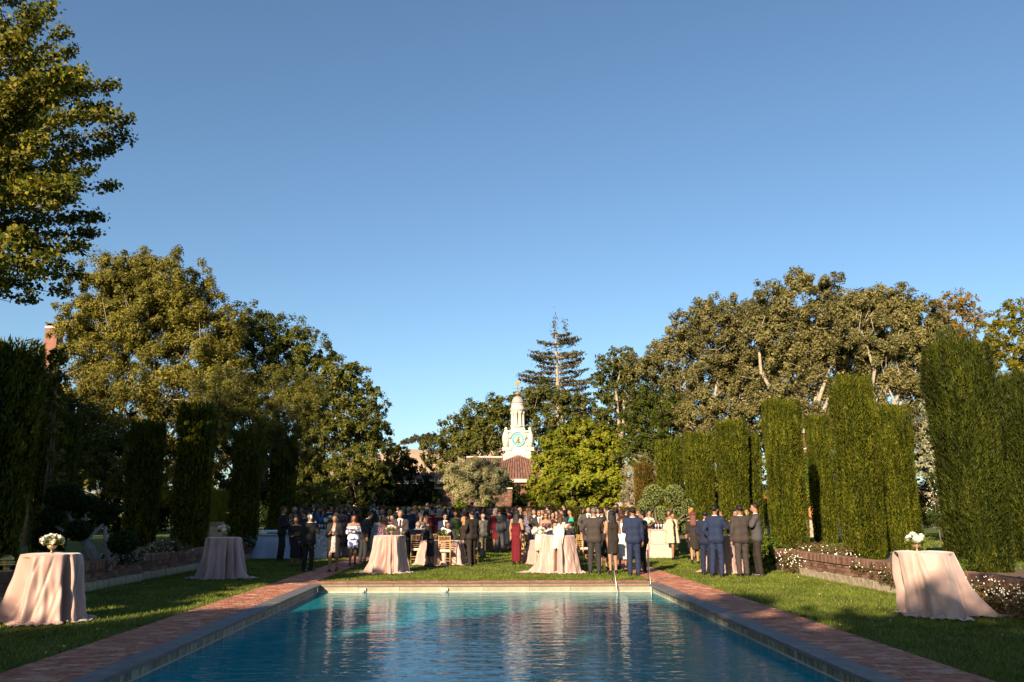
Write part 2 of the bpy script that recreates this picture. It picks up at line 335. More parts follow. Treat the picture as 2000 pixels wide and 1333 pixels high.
# ---- pool: coping slabs, wall panels, basin, water
WZ = -.135
t = NT('slate'); f = t.noise(5, None, 6, .6); t.l(t.ramp(f, [(.3, (.085, .08, .085)), (.7, (.17, .155, .15))]), t.b.inputs['Base Color']); t.b.inputs['Roughness'].default_value = .6; t.bump(t.noise(30, None, 5), .3, .01); SLATE = t.m
t = NT('pool_wall_stone'); st = t.noise(1., t.coord(scale=(16, 16, 1.2)), 5, .7); f = t.noise(3, None, 4)
c = t.ramp(st, [(.36, (.07, .075, .065)), (.5, (.19, .185, .15)), (.62, (.48, .45, .36))]); c = t.mix(c, t.ramp(f, [(.35, (.75, .75, .7)), (.65, (1.2, 1.15, 1.05))]), 1., 'MULTIPLY'); t.l(c, t.b.inputs['Base Color']); t.b.inputs['Roughness'].default_value = .5; t.bump(st, .4, .01); WALLST = t.m
pc = tag(thing('pool_coping', None, None), kind='structure'); pw = tag(thing('pool_wall', None, None), kind='structure')
for o_ in (pc, pw):
    for k_ in ('label', 'category'):
        if k_ in o_: del o_[k_]
rnd = random.Random(3)
def slabrow(axis, s, a, b, z, step, name, th, wd, m, par, off):
    y = a
    while y < b-.05:
        L = min(step*rnd.uniform(.85, 1.15), b-y); mb = MB()
        c = (off, y+L/2, z+rnd.uniform(-.0015, .0015)) if axis == 'y' else (y+L/2, off, z+rnd.uniform(-.0015, .0015)); d = (wd, L-.006, th) if axis == 'y' else (L-.006, wd, th)
        V, Fs = brickmesh(d, int(y*10)); mb.add(V, Fs+[(3, 2, 1, 0)]); mb.build(name, m, par, loc=c); y += L
for sx in (-1, 1):
    slabrow('y', sx, 3, 18.80, .012, 1.1, 'coping_slab', .045, .30, SLATE, pc, sx*3.87)
    slabrow('y', sx, 3, 18.80, -.105, .62, 'wall_panel', .19, .08, WALLST, pw, sx*3.83)
slabrow('x', 0, -4.02, 4.02, .012, 1.0, 'coping_slab', .045, .34, mat('pale_coping', (.20, .145, .10), .7, .25, 5, .3), pc, 18.98)
slabrow('x', 0, -3.78, 3.78, -.10, .95, 'wall_panel', .178, .08, STONE, pw, 18.88)
t = NT('pool_plaster'); f = t.noise(1.3, None, 3); t.l(t.ramp(f, [(.3, (.04, .38, .50)), (.7, (.06, .46, .58))]), t.b.inputs['Base Color']); PLAS = t.m
mb = MB(); x, y0, y1 = 3.85, -1.4, 18.9; D = -1.7; D2 = -1.0
P = [(-x, y0, -.2), (x, y0, -.2), (x, y1, -.2), (-x, y1, -.2), (-x, y0, D), (x, y0, D), (x, y1-6, D), (-x, y1-6, D), (-x, y1-.02, D2), (x, y1-.02, D2)]
mb.add(P, [(0, 1, 5, 4), (4, 5, 6, 7), (7, 6, 9, 8), (8, 9, 2, 3), (1, 2, 9, 6, 5), (0, 4, 7, 8, 3)])
tag(mb.build('pool_basin', PLAS), kind='structure')
mb = MB(); mb.box((-3.78, 10.9, -.14), (.03, 15.8, .03)); mb.box((3.78, 10.9, -.14), (.03, 15.8, .03)); mb.box((0, 18.83, -.14), (7.52, .03, .03)); mb.build('waterline_tile', mat('waterline_tile', (.5, .5, .42), .4, .2), pw)
mb = MB(); mb.box((3.3, 18.2, -.9), (.9, 1.2, .2)); mb.box((3.3, 18.5, -.6), (.9, .7, .6)); tag(mb.build('pool_steps', PLAS), kind='structure')
# water: clear tinted body over the painted basin, Fresnel mirror on top, small wind ripples
t = NT('pool_water'); t.t.nodes.remove(t.b)
n1 = t.noise(1, t.coord(scale=(2.0, 4.6, 1)), 3, .55); n2 = t.noise(1, t.coord(scale=(5, 15, 1)), 2, .5); n3 = t.noise(.5, t.coord(scale=(1, 1.6, 1)), 2, .5)
ad = t.n('ShaderNodeMath', operation='MULTIPLY_ADD'); t.l(n2, ad.inputs[0]); ad.inputs[1].default_value = .2; t.l(n1, ad.inputs[2])
ad2 = t.n('ShaderNodeMath', operation='MULTIPLY_ADD'); t.l(n3, ad2.inputs[0]); ad2.inputs[1].default_value = .9; t.l(ad.outputs[0], ad2.inputs[2])
bp = t.n('ShaderNodeBump'); bp.inputs['Strength'].default_value = 1.; bp.inputs['Distance'].default_value = .0125; t.l(ad2.outputs[0], bp.inputs['Height'])
gl = t.n('ShaderNodeBsdfGlossy'); gl.inputs['Roughness'].default_value = .015; tr = t.n('ShaderNodeBsdfTransparent'); tr.inputs[0].default_value = (.6, .9, .96, 1)
df = t.n('ShaderNodeBsdfDiffuse'); df.inputs[0].default_value = (.006, .29, .35, 1); bd = t.n('ShaderNodeMixShader'); bd.inputs[0].default_value = .22; t.l(df.outputs[0], bd.inputs[1]); t.l(tr.outputs[0], bd.inputs[2])
fr = t.n('ShaderNodeFresnel'); fr.inputs[0].default_value = 1.34; mx = t.n('ShaderNodeMixShader')
for q in (gl, fr): t.l(bp.outputs[0], q.inputs['Normal'])
t.l(fr.outputs[0], mx.inputs[0]); t.l(bd.outputs[0], mx.inputs[1]); t.l(gl.outputs[0], mx.inputs[2]); t.l(mx.outputs[0], t.out.inputs[0])
tag(sheet('pool_water', -3.80, 3.80, -1.4, 18.86, WZ, t.m), kind='structure')
CHROME = mat('steel', (.35, .34, .31), .35, .05, metal=1.)
# outlets in the far wall
for i, (px, wh) in enumerate(((708, 'left'), (868, 'right'))):
    p = at(px, 1152, 18.82); mb = MB(); mb.box((0, 0, 0), (.16, .05, .09)); mb.ball((0, -.04, -.03), (.07, .06, .05))
    o = mb.build('water_outlet', mat('outlet', (.40, .38, .32), .5), loc=(p[0], 18.815, -.09)); tag(o, f'white water outlet in the far pool wall, the {wh} one of two', 'pool outlet', 'pool outlets')
# handrails
for (ax, bx, bot, wh) in ((2.95, 2.95, (2.96, 18.43), 'left handrail of the pool steps, nearer the woman in the brown dress'), (3.80, 3.80, (3.70, 18.40), 'right handrail at the corner of the pool steps')):
    o = thing('pool_handrail', 'slim steel '+wh, 'handrail', (ax, 19.3, 0), 0, 'pool handrails'); mb = MB()
    mb.tube([(0, 0, .0), (0, 0, .70), (0, -.02, .765), (0, -.06, .74), (bot[0]-ax, bot[1]-19.3, -.45)], .0105, 8); mb.build('rail', CHROME, o, True)
    mb = MB(); mb.lathe([(.05, .0), (.05, .015), (.02, .025)], 12); mb.build('base_flange', CHROME, o, loc=(0, 0, .03))
# ---- retaining walls
def wall(sx, y0, y1, label):
    X = sx*8.47; o = thing('retaining_wall', label, 'brick wall', (X, (y0+y1)/2, 0)); o.rotation_euler = (0, 0, 0); yc = (y0+y1)/2
    mb = MB(); mb.box((0, 0, .27), (.20, y1-y0, .54)); mb.build('wall_core', MORTAR, o)
    items = []; rnd = random.Random(9+sx); z = .20
    for c in range(3):
        y = y0+(.11 if c % 2 else 0)
        while y < y1-.05: items.append((sx*-.065, y-yc+.105, z+.037, (.11, .205, .066), 0)); y += .215
        z += .076
    y = y0
    while y < y1-.05: items.append((0, y-yc+.037, .515, (.30, .068, .17), 0)); y += .0755
    st = []; y = y0; rr = random.Random(2)
    while y < y1-.2:
        L = rr.uniform(.35, .75); mb = MB(); V, Fs = brickmesh((.17, L-.02, .19), int(y*7)); V = np.array(V)*np.array((1, 1, 1))+np.random.default_rng(int(y*9)+9).normal(size=(len(V), 3))*.008; mb.add(V, Fs); mb.build('base_stone', STONEB, o, loc=(sx*-.07, y-yc+L/2, .095)); y += L
    near = 15.; lay(o, items, BRICKW, key=lambda q: (abs(q[1]+yc-18)))
STONEB = mat('base_stone', (.33, .27, .19), .9, .35, 7, .8, 18)
wall(-1, 11.2, 32, 'low brick retaining wall with upright capping bricks, in shade along the left lawn')
wall(1, 10.2, 24.5, 'sunlit low brick retaining wall with upright capping bricks along the right lawn')
mb = MB(); mb.box((0, 37.12, .13), (16.6, .16, .34)); o = mb.build('lawn_step', BRICKW); tag(o, 'low brick step edging the upper lawn behind the guests', 'brick step')
# ---- grass blades
rng = np.random.default_rng(1)
def blades(n, x0, x1, y0, y1, h=.045, wd=.011, z=0., pw_=1.):
    u = rng.uniform(size=n)**pw_; x = rng.uniform(x0, x1, n); y = y0+(y1-y0)*u; a = rng.uniform(0, 6.28, n); hh = h*rng.uniform(.5, 1.3, n)
    k = (1+(y-8)*.03)*wd; P = np.stack([x, y, np.full(n, z)], 1); D = np.stack([np.cos(a), np.sin(a), 0*a], 1)*(k*.5)[:, None]; T = P+np.stack([rng.normal(size=n)*.018, rng.normal(size=n)*.018, hh], 1)
    return np.stack([P-D, P+D, T], 1).reshape(-1, 3)
B = np.concatenate([blades(70000, -8.38, -4.94, 8, 30, pw_=1.3), blades(70000, 4.94, 8.38, 8, 30, pw_=1.3), blades(52000, -4.0, 4.0, 19.92, 36, pw_=1.5), blades(14000, -8.4, 8.4, 30, 37, .05, .02), blades(16000, -8.3, 8.3, 37.3, 45, .05, .03, .3), blades(26000, 11, 26, 14, 45, .05, .03, .46)])
GRASS = leafmat('grass_blade', [(.05, .085, .008), (.085, .125, .013), (.125, .155, .022), (.19, .19, .05)], .15, 1.0)
tag(obj('grass', mesh('grass', B, np.arange(len(B)).reshape(-1, 3)), GRASS), 'short mown grass on the lawns round the pool', 'grass', kind='stuff')
n = 260; P = np.stack([np.where(rng.uniform(size=n) < .5, rng.uniform(-8.2, -5, n), rng.uniform(5, 8.2, n)), rng.uniform(9, 27, n), np.full(n, .05)], 1)
V, Fs = leaves(P, np.tile((1., 0, 0), (n, 1)), .032, rng, True, up=.4, asp=.8); tag(obj('fallen_leaves', mesh('fallen_leaves', V, Fs), leafmat('litter', [(.25, .2, .1), (.45, .4, .28), (.2, .14, .05)], .1)), 'pale fallen leaves scattered on the grass', 'fallen leaves', kind='stuff')
# ============================================================ vegetation
GR1 = leafmat('leaf_elm', [(.06, .07, .012), (.12, .115, .018), (.19, .165, .028), (.25, .21, .045)], .25)
GR2 = leafmat('leaf_olivegreen', [(0.0702, 0.0810, 0.0162), (0.1188, 0.1188, 0.0216), (0.1728, 0.1512, 0.0378)], .22)
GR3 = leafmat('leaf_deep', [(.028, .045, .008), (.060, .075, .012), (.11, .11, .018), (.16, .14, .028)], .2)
OAK = leafmat('leaf_liveoak', [(.05, .052, .018), (.105, .10, .032), (.165, .148, .05), (.24, .205, .10)], .15)
OAKG = leafmat('leaf_darkoak', [(0.0324, 0.0486, 0.0108), (0.0702, 0.0756, 0.0151), (0.1188, 0.1026, 0.0216)], .12)
MAGN = leafmat('leaf_magnolia', [(.09, .12, .010), (.15, .185, .014), (.21, .23, .02), (.24, .19, .025)], .28)
OLIV = leafmat('leaf_olive', [(.19, .19, .09), (.27, .26, .13), (.36, .33, .18)], .2)
SILV = leafmat('leaf_silver', [(0.1600, 0.1600, 0.0960), (0.2400, 0.2240, 0.1360), (0.2880, 0.2640, 0.1680)], .15)
GINK = leafmat('leaf_ginkgo', [(0.0324, 0.0594, 0.0108), (0.0972, 0.1188, 0.0130), (0.2160, 0.1944, 0.0216), (0.2700, 0.2160, 0.0324)], .3)
YELL = leafmat('leaf_yellow', [(0.1760, 0.1360, 0.0080), (0.2560, 0.1760, 0.0080), (0.1280, 0.1200, 0.0080)], .35)
ORNG = leafmat('leaf_autumn', [(0.1728, 0.0972, 0.0130), (0.2484, 0.1512, 0.0216), (0.1512, 0.1296, 0.0216)], .3)
PURP = leafmat('leaf_purple', [(0.0240, 0.0064, 0.0064), (0.0480, 0.0120, 0.0096)], .2)
CONI = leafmat('needle', [(0.0320, 0.0360, 0.0128), (0.0640, 0.0560, 0.0240), (0.0880, 0.0720, 0.0360)], .1)
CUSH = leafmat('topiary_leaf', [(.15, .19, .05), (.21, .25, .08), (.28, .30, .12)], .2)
CUSH_SHADED = leafmat('topiary_shaded', [(0.0120, 0.0280, 0.0080), (0.0240, 0.0400, 0.0104)], .1)  # topiary leaf again, shade on the left side put into its colour
IVY = leafmat('ivy_leaf', [(0.0324, 0.0648, 0.0108), (0.0756, 0.1188, 0.0130), (0.1728, 0.1836, 0.0216)], .25)
DRY = leafmat('dry_daisy', [(0.0800, 0.0560, 0.0240), (0.1280, 0.0880, 0.0400), (0.0560, 0.0560, 0.0160), (0.1760, 0.1360, 0.0720)], .15)
WHITE = mat('white_petal', (.75, .74, .66), .7, .1)
G = 'trees around the garden'
# big trees on the left, back to front
tree('spreading_tree', 'tall fine leaved elm, tallest tree on the left behind the yews', 46, [(240,560,62),(300,560,62),(250,610,66),(150,660,45),(330,600,60),(200,560,60),(270,540,55),(340,545,62),(380,590,55),(160,620,50),(230,640,75),(310,640,80),(390,670,75),(440,650,50),(180,720,70),(260,750,85),(350,760,85),(430,750,70),(150,800,65),(230,850,75),(330,850,75),(410,850,60),(280,930,60),(370,930,50),(170,900,60)], .15, GR1, PALEBARK, 1, k=30, clump=.24, limbs=6, zb=.46, asp=.5)
tree('dense_tree', 'dense green tree with a rounded top between the elm and the dark trees', 52, [(480,640,48),(520,655,45),(570,665,45),(610,690,42),(450,700,60),(540,730,60),(610,750,55),(480,800,70),(580,830,70),(500,900,60),(590,920,50)], .17, GR3, BARK, 2, k=30, clump=.22, limbs=4)
tree('dense_tree', 'dark green tree whose right edge slopes down to the yellow tree', 50, [(655,735,38),(690,745,35),(720,790,36),(640,800,55),(700,830,50),(740,850,28),(650,870,55),(720,890,42),(620,940,45),(690,945,45),(740,925,26)], .17, GR3, BARK, 3, k=34, clump=.22, limbs=4)
tree('olive_green_tree', 'olive green tree with upright shoots just above the shaded yews', 38, [(540,760,45),(590,765,40),(500,800,50),(560,810,50),(610,815,38),(450,760,48),(400,790,50),(460,840,55),(520,870,50),(590,880,38),(420,870,45)], .11, GR2, BARK, 4, k=32, clump=.24, limbs=4, asp=.35)
tree('garden_tree', 'dark leafy tree at the left edge below the overhanging branches', 30, [(20,715,26),(60,712,26),(-30,740,55),(30,760,50),(90,760,36),(120,800,60),(150,880,70),(70,860,80),(220,900,60)], .12, GR3, BARK, 5, k=30, limbs=3, zb=.46, twig=False)
tree('yellow_tree', 'small bright yellow tree at the end of the dark trees', 60, [(765,880,16),(785,890,16),(750,910,18),(775,915,16),(800,905,10)], .22, YELL, BARK, 6, k=40, limbs=3, twig=False)
# overhanging ginkgo, nearest tree, trunk out of the frame on the left
def ginkgo():
    rng = np.random.default_rng(8); base = np.array((-16.2, 17.6, .46)); t = thing('ginkgo_tree', 'large overhanging ginkgo with pointed leafy sprays reaching in at top left', 'tree', base, 0, G)
    tips = [(112,8,13),(95,35,14),(135,70,13.4),(138,105,14),(150,160,13),(222,160,13.4),(215,205,14),(266,235,13.2),(262,275,13.8),(212,300,14.2),(212,365,13.2),(168,330,12.6),(203,425,13.6),(198,458,14.3),(178,490,13),(162,545,13.6),(120,575,14),(55,590,13),(20,590,13.8),(-20,560,13)]
    env = [(0,100),(60,120),(150,190),(240,240),(300,210),(400,190),(480,160),(545,140),(590,40)]
    for i in range(95):
        y = rng.uniform(-160, 560); xm = np.interp(y, [a for a, b in env], [b for a, b in env]); tips.append((xm-abs(rng.normal())*130-15, y, rng.uniform(10.8, 15)))
    for i in range(26): tips.append((rng.uniform(-420, 60), rng.uniform(-500, 0), rng.uniform(9.5, 15.5)))
    mbT = MB(); top = np.array((.6, .3, 18.5)); mbT.tube([(0, 0, -.5), (.1, 0, 4), (.3, .1, 9), top], [.34, .26, .15, .04], 10); mbT.build('trunk', BARK, t, True); PP = []; mb = MB(); NN = []
    for i, (px, py, Y) in enumerate(tips):
        Y = Y*1.3
        tip = at(px, py, Y)-base; h0 = max(7.0, tip[2]-.55*math.hypot(tip[0], tip[1])*rng.uniform(.8, 1.2)-.4); s = np.array((.04*h0, 0, h0)); L = np.linalg.norm(tip-s); mid = (s+tip)/2+np.array((0, 0, .02*L))
        Q = [s*(1-u)**2+mid*2*u*(1-u)+tip*u*u for u in np.linspace(0, 1, 7)]
        m1 = MB(); m1.tube(Q, np.linspace(.05, .006, 7), 5)
        if i < 60: m1.build('limb', BARK, t, True)
        else: mb.add(np.concatenate(m1.V), m1.F)
        n = int(420*L**.5); u = 1-rng.uniform(0, .74, n)**1.25; u = np.clip(u, .12, 1)[:, None]
        B_ = s*(1-u)**2+mid*2*u*(1-u)+tip*u*u; k = np.round(u[:, 0]*9); ang = k*2.4+i; sp = .5*(1.12-u)+.09
        off = np.stack([np.cos(ang), np.sin(ang), .35+0*ang], 1)*rng.uniform(0, 1, n)[:, None]*sp*L**.3
        PP.append(B_+off+rng.normal(size=(n, 3))*.07)
    mb.build('branches_inside', BARK, t, True)['kind'] = 'stuff'
    P = np.concatenate(PP); W_ = P+base; P = P[W_[:, 2] > 1.62+.268*W_[:, 1]+.25*np.sin(W_[:, 0]*2.1)]; V, Fs = leaves(P, None, .088, rng, True, asp=.85); obj('crown', mesh('crown', V, Fs), GINK, t)
ginkgo()
# shade trees outside the frame, to the left and behind the camera: real crowns that cast the evening shade
def shade(x, y, z, r, seed, lab): tree('shade_tree', lab, y, None, .55, GR3, BARK, seed, k=66, clump=.3, limbs=3, twig=False, lobes=[((x+dx*r, y+dy*r, z+dz*r), r*.62) for dx, dy, dz in ((0, 0, .1), (.55, .2, -.2), (-.55, -.1, -.2), (.1, .6, -.25), (-.1, -.6, -.25), (0, 0, -.75), (.4, -.4, -.7), (-.4, .4, -.7))], quad=False)
for i, a in enumerate(((-21.3, -5, 9.3, 4.3), (-13.9, 8.4, 5.8, 3.2), (-24, 6, 11.4, 5.2), (-22.8, 15.5, 12.6, 5), (-22.5, 0, 10.6, 4.4), (-16.4, -12, 9.0, 4.0), (-10.5, -12.5, 9.0, 4.6), (-5.2, -14, 8.8, 4.5), (1.0, -17.5, 9.6, 4.9), (7.5, -19, 5.6, 4.6), (-31, 31, 10, 5.5))):
    shade(*a, 50+i, f'broad tree beside and behind the viewer, number {["one","two","three","four","five","six","seven","eight","nine","ten","eleven"][i]} from the lawn edge')
# centre
tree('oak_tree', 'dark oak behind the roof left of the clock tower', 92, [(850,880,30),(890,850,35),(930,820,38),(960,800,30),(900,900,35),(860,920,30),(945,870,40),(975,850,34),(985,800,26),(920,850,35)], .34, OAKG, PALEBARK, 11, k=34, limbs=4)
tree('oak_tree', 'dark oak right behind the clock tower', 96, [(1030,790,30),(1060,770,28),(1090,790,34),(1130,800,32),(1050,840,40),(1110,850,42),(1150,830,30),(1010,830,30),(1020,880,34),(1170,860,34)], .36, OAKG, PALEBARK, 12, k=34, limbs=5)
tree('oak_tree', 'leaning ivy covered oak right of the tall conifer', 70, [(1225,830,36),(1195,870,34),(1215,745,30),(1190,715,26),(1215,705,28),(1240,720,26),(1185,760,26),(1180,800,26),(1190,830,26),(1215,780,30),(1250,780,34),(1165,740,14)], .26, OAKG, PALEBARK, 13, k=30, limbs=4, limbr=1.6)
def conifer():
    rng = np.random.default_rng(14); Y = 110.; bx = at(1092, 1003, Y); base = np.array((bx[0], Y, 0)); t = thing('conifer_tree', 'tall open conifer with level branches rising behind the clock tower', 'tree', base, 0, G)
    top = at(1085, 640, Y)-base; H = top[2]; mb = MB(); mb.tube([(0, 0, -.5), (.1, 0, H*.5), top], [.75, .42, .05], 8); mb.build('trunk', PALEBARK, t, True); P = []
    br = [(655,1020+60,1112),(665,1105,1125),(672,1052,1128),(690,1040,1122),(698,1035,1125),(712,1045,1140),(700,1018+25,1138),(728,1025,1146),(740,1017,1130),(752,1018,1145),(765,1035,1150),(778,1015,1156),(790,1030,1155),(805,1040,1150),(745,1050,1156),(720,1050,1130)]
    k = 0
    for py, xl, xr in br:
        for xe in (xl, xr):
            zt = at(1088, py, Y)-base; e = at(xe+rng.uniform(-3, 3), py-rng.uniform(2, 12), Y+rng.uniform(-2.5, 2.5))-base; m = (zt+e)/2-np.array((0, 0, .35)); Q = [zt*(1-u)**2+m*2*u*(1-u)+e*u*u for u in np.linspace(0, 1, 5)]
            mb = MB(); mb.tube(Q, np.linspace(.14, .03, 5), 5); mb.build('limb', PALEBARK, t, True)
            n = int(np.linalg.norm(e-zt)*85); u = rng.uniform(.12, 1, n)[:, None]; B_ = zt*(1-u)**2+m*2*u*(1-u)+e*u*u; kk = np.round(u*7)*1.7
            P.append(B_+np.concatenate([rng.normal(size=(n, 1))*.25, rng.normal(size=(n, 1))*.45, -np.abs(rng.normal(size=(n, 1)))*.26*(1+np.sin(kk)*.8)+.12], 1))
    P.append(np.array((top))+rng.normal(size=(90, 3))*np.array((.3, .3, 1.))); P.append(at(1104, 635, Y)-base+rng.normal(size=(60, 3))*np.array((.25, .25, .8)))
    P = np.concatenate(P); V, Fs = leaves(P, None, .36, rng, True, asp=.4); obj('crown', mesh('crown', V, Fs), CONI, t)
conifer()
# live oaks on the right
oakA = [(1500,800,55),(1570,850,55),(1640,840,50),(1530,620,50),(1590,650,60),(1640,690,55),(1530,690,55),(1500,590,42),(1560,560,38),(1610,570,42),(1480,650,55),(1560,650,62),(1640,640,60),(1700,620,45),(1500,720,60),(1590,730,65),(1670,720,60),(1540,790,50),(1640,790,50)]
oakB = [(1455,640,46),(1480,620,38),(1255,715,34),(1300,800,40),(1360,840,45),(1450,830,50),(1270,860,40),(1350,660,38),(1400,650,45),(1440,730,50),(1340,750,45),(1460,700,45),(1330,640,32),(1380,610,38),(1430,615,38),(1300,690,36),(1350,700,50),(1420,690,55),(1280,720,34),(1310,770,45),(1380,780,55),(1450,770,50),(1330,830,45),(1420,840,50),(1290,690,22)]
oakC = [(1655,595,38),(1690,600,40),(1680,640,50),(1760,840,50),(1820,800,40),(1700,840,50),(1750,620,42),(1790,650,42),(1700,680,50),(1760,710,50),(1830,720,35),(1720,590,40),(1770,600,42),(1810,630,38),(1740,660,55),(1800,690,50),(1720,730,50),(1790,760,48),(1840,680,30),(1700,790,45),(1600,830,50),(1680,850,50)]
tree('live_oak', 'grey green live oak with pale crooked limbs, highest crown on the right', 54, oakA, .17, OAK, PALEBARK, 21, k=34, clump=.27, inner=.5, limbs=6, limbr=1.5, trunk=(at(1585, 1003, 54)[0], 54), zb=.3)
tree('live_oak', 'grey green live oak sloping down towards the ivy covered oak', 58, oakB, .17, OAK, PALEBARK, 22, k=34, clump=.27, inner=.5, limbs=6, limbr=1.4, trunk=(at(1370, 1003, 58)[0], 58), zb=.3)
tree('live_oak', 'grey green live oak behind the tallest yews at right', 50, oakC, .16, OAK, PALEBARK, 23, k=34, clump=.27, inner=.5, limbs=6, limbr=1.5, trunk=(at(1720, 1003, 50)[0], 50), zb=.3)
tree('purple_tree', 'dark purple leaved treetop peeping over the live oaks', 66, [(1690,585,22),(1715,580,14),(1740,588,14),(1420,720,40),(1560,700,30)], .24, PURP, BARK, 24, k=30, limbs=2, twig=False)
tree('autumn_tree', 'orange and yellow autumn tree at the right end of the live oaks', 62, [(1840,600,28),(1880,590,26),(1905,620,20),(1860,640,34),(1890,670,30),(1830,650,24)], .22, ORNG, BARK, 25, k=22, limbs=4)
tree('yellow_green_tree', 'broad yellow green tree at the right edge of the photo', 56, [(1950,640,32),(1990,620,34),(1930,690,34),(1980,690,42),(2040,640,50),(1960,760,50),(2030,740,60),(1900,740,40),(1990,850,60),(1920,850,50),(1850,780,40)], .19, leafmat('leaf_yg', [(0.0756, 0.0756, 0.0086), (0.1404, 0.1296, 0.0130), (0.2052, 0.1728, 0.0216)], .25), BARK, 26, k=30, limbs=4)
tree('evergreen_shrub', 'rounded dark green evergreen in front of the live oaks', 50, [(1260,780,30),(1240,820,34),(1290,800,36),(1270,850,40),(1310,860,36),(1240,880,36),(1330,900,40),(1300,910,40)], .15, leafmat('leaf_ev', [(0.0280, 0.0480, 0.0064), (0.0560, 0.0720, 0.0096), (0.0800, 0.0880, 0.0160)], .15), BARK, 27, k=32, limbs=3, twig=False)
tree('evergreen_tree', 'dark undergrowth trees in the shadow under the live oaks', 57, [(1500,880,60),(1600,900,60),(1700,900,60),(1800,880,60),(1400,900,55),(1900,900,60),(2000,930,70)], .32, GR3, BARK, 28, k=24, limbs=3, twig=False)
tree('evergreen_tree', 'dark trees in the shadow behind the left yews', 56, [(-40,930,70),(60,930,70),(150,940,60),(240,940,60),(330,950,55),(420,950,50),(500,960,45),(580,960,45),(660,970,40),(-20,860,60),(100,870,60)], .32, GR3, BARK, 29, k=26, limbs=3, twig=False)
# magnolia, olives, screens behind the low hedge
tree('magnolia_tree', 'bright yellow green magnolia right of the clock tower', 52, [(1125,890,50),(1120,950,50),(1170,930,45),(1080,870,26),(1110,850,26),(1140,845,28),(1175,855,26),(1195,880,24),(1065,905,26),(1100,900,34),(1150,900,38),(1190,920,28),(1060,945,26),(1100,950,34),(1150,955,36),(1195,960,26),(1050,975,20),(1205,940,18),(1085,980,24),(1130,985,24),(1175,985,22)], .20, MAGN, PALEBARK, 31, k=60, clump=.3, inner=.3, limbs=5, asp=.7, zb=.3)
tree('olive_tree', 'round clipped olive tree with a pale forked trunk left of the clock tower', 50, [(930,935,34),(895,940,26),(965,940,26),(895,925,24),(930,918,24),(962,925,24),(880,945,14),(905,950,24),(940,950,28),(972,950,18),(900,968,18),(950,968,20)], .12, OLIV, PALEBARK, 32, k=80, clump=.3, inner=.2, limbs=3, limbr=1.1, asp=.35, zb=.3)
tree('silver_olive', 'silvery olive tree behind the brown yew column', 50, [(1240,895,18),(1265,890,18),(1290,895,16),(1235,920,20),(1270,925,26),(1240,950,22),(1270,960,24),(1230,975,16),(1300,905,18)], .13, SILV, BARK, 33, k=44, clump=.24, limbs=3, asp=.35, twig=False, zb=.3)
tree('silver_olive', 'silvery olive sprays showing above the first yews', 55, [(1315,870,16),(1340,870,14),(1410,862,12),(1315,900,22),(1345,910,26)], .15, SILV, BARK, 34, k=44, limbs=2, asp=.35, twig=False)
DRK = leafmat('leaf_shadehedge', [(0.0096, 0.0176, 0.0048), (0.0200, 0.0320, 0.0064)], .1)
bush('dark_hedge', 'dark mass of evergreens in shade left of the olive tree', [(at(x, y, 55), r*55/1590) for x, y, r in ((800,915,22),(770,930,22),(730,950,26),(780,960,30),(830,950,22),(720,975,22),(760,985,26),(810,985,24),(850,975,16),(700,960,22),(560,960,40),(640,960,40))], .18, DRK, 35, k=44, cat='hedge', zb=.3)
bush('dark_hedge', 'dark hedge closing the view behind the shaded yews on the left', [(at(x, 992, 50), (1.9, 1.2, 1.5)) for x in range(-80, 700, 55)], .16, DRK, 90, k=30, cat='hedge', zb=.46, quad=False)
bush('dark_hedge', 'dark hedge closing the view behind the sunlit yews on the right', [(at(x, 984, 60), (2.3, 1.2, 2.0)) for x in range(1290, 2120, 55)], .18, GR3, 91, k=30, cat='hedge', zb=.46, quad=False)
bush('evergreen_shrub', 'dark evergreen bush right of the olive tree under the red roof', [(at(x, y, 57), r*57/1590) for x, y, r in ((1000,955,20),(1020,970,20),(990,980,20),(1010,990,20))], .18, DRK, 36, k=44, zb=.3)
bush('green_shrub', 'small bright green shrub beside the olive trunk', [(at(x, y, 49), r*49/1590) for x, y, r in ((900,988,10),(885,990,6),(955,985,9),(915,993,7))], .13, IVY, 37, k=44, zb=.3)
bush('lit_shrub', 'leafy yellow green shrub above the guests on the left', [(at(x, y, 44), r*44/1590) for x, y, r in ((590,970,18),(620,965,20),(650,975,16),(605,985,18),(640,990,14),(575,988,12),(590,950,8))], .15, GR2, 38, k=34, asp=.4, zb=.3)
for (px, Y, h, lab) in ((422, 34, 970, 'between the second and third shaded yews'),):
    rng = np.random.default_rng(4); b = at(px, 995, Y); t = thing('stone_planter', 'stone planter of tall sunlit grasses '+lab, 'planter', (b[0], Y, .46)); mb = MB()
    mb.box((0, 0, .35), (.85, .6, .7)); mb.box((0, 0, .74), (.98, .72, .10)); mb.build('planter_box', mat('tuff', (.32, .25, .19), .9, .3, 8, .6), t)
    n = 2600; P = np.stack([rng.normal(size=n)*.34, rng.normal(size=n)*.25, rng.uniform(.8, 2.1, n)], 1); V, Fs = leaves(P, np.tile((0, 0, 1.), (n, 1)), .22, rng, False, up=.8, asp=.12); obj('grasses', mesh('grasses', V, Fs), MAGN, t)
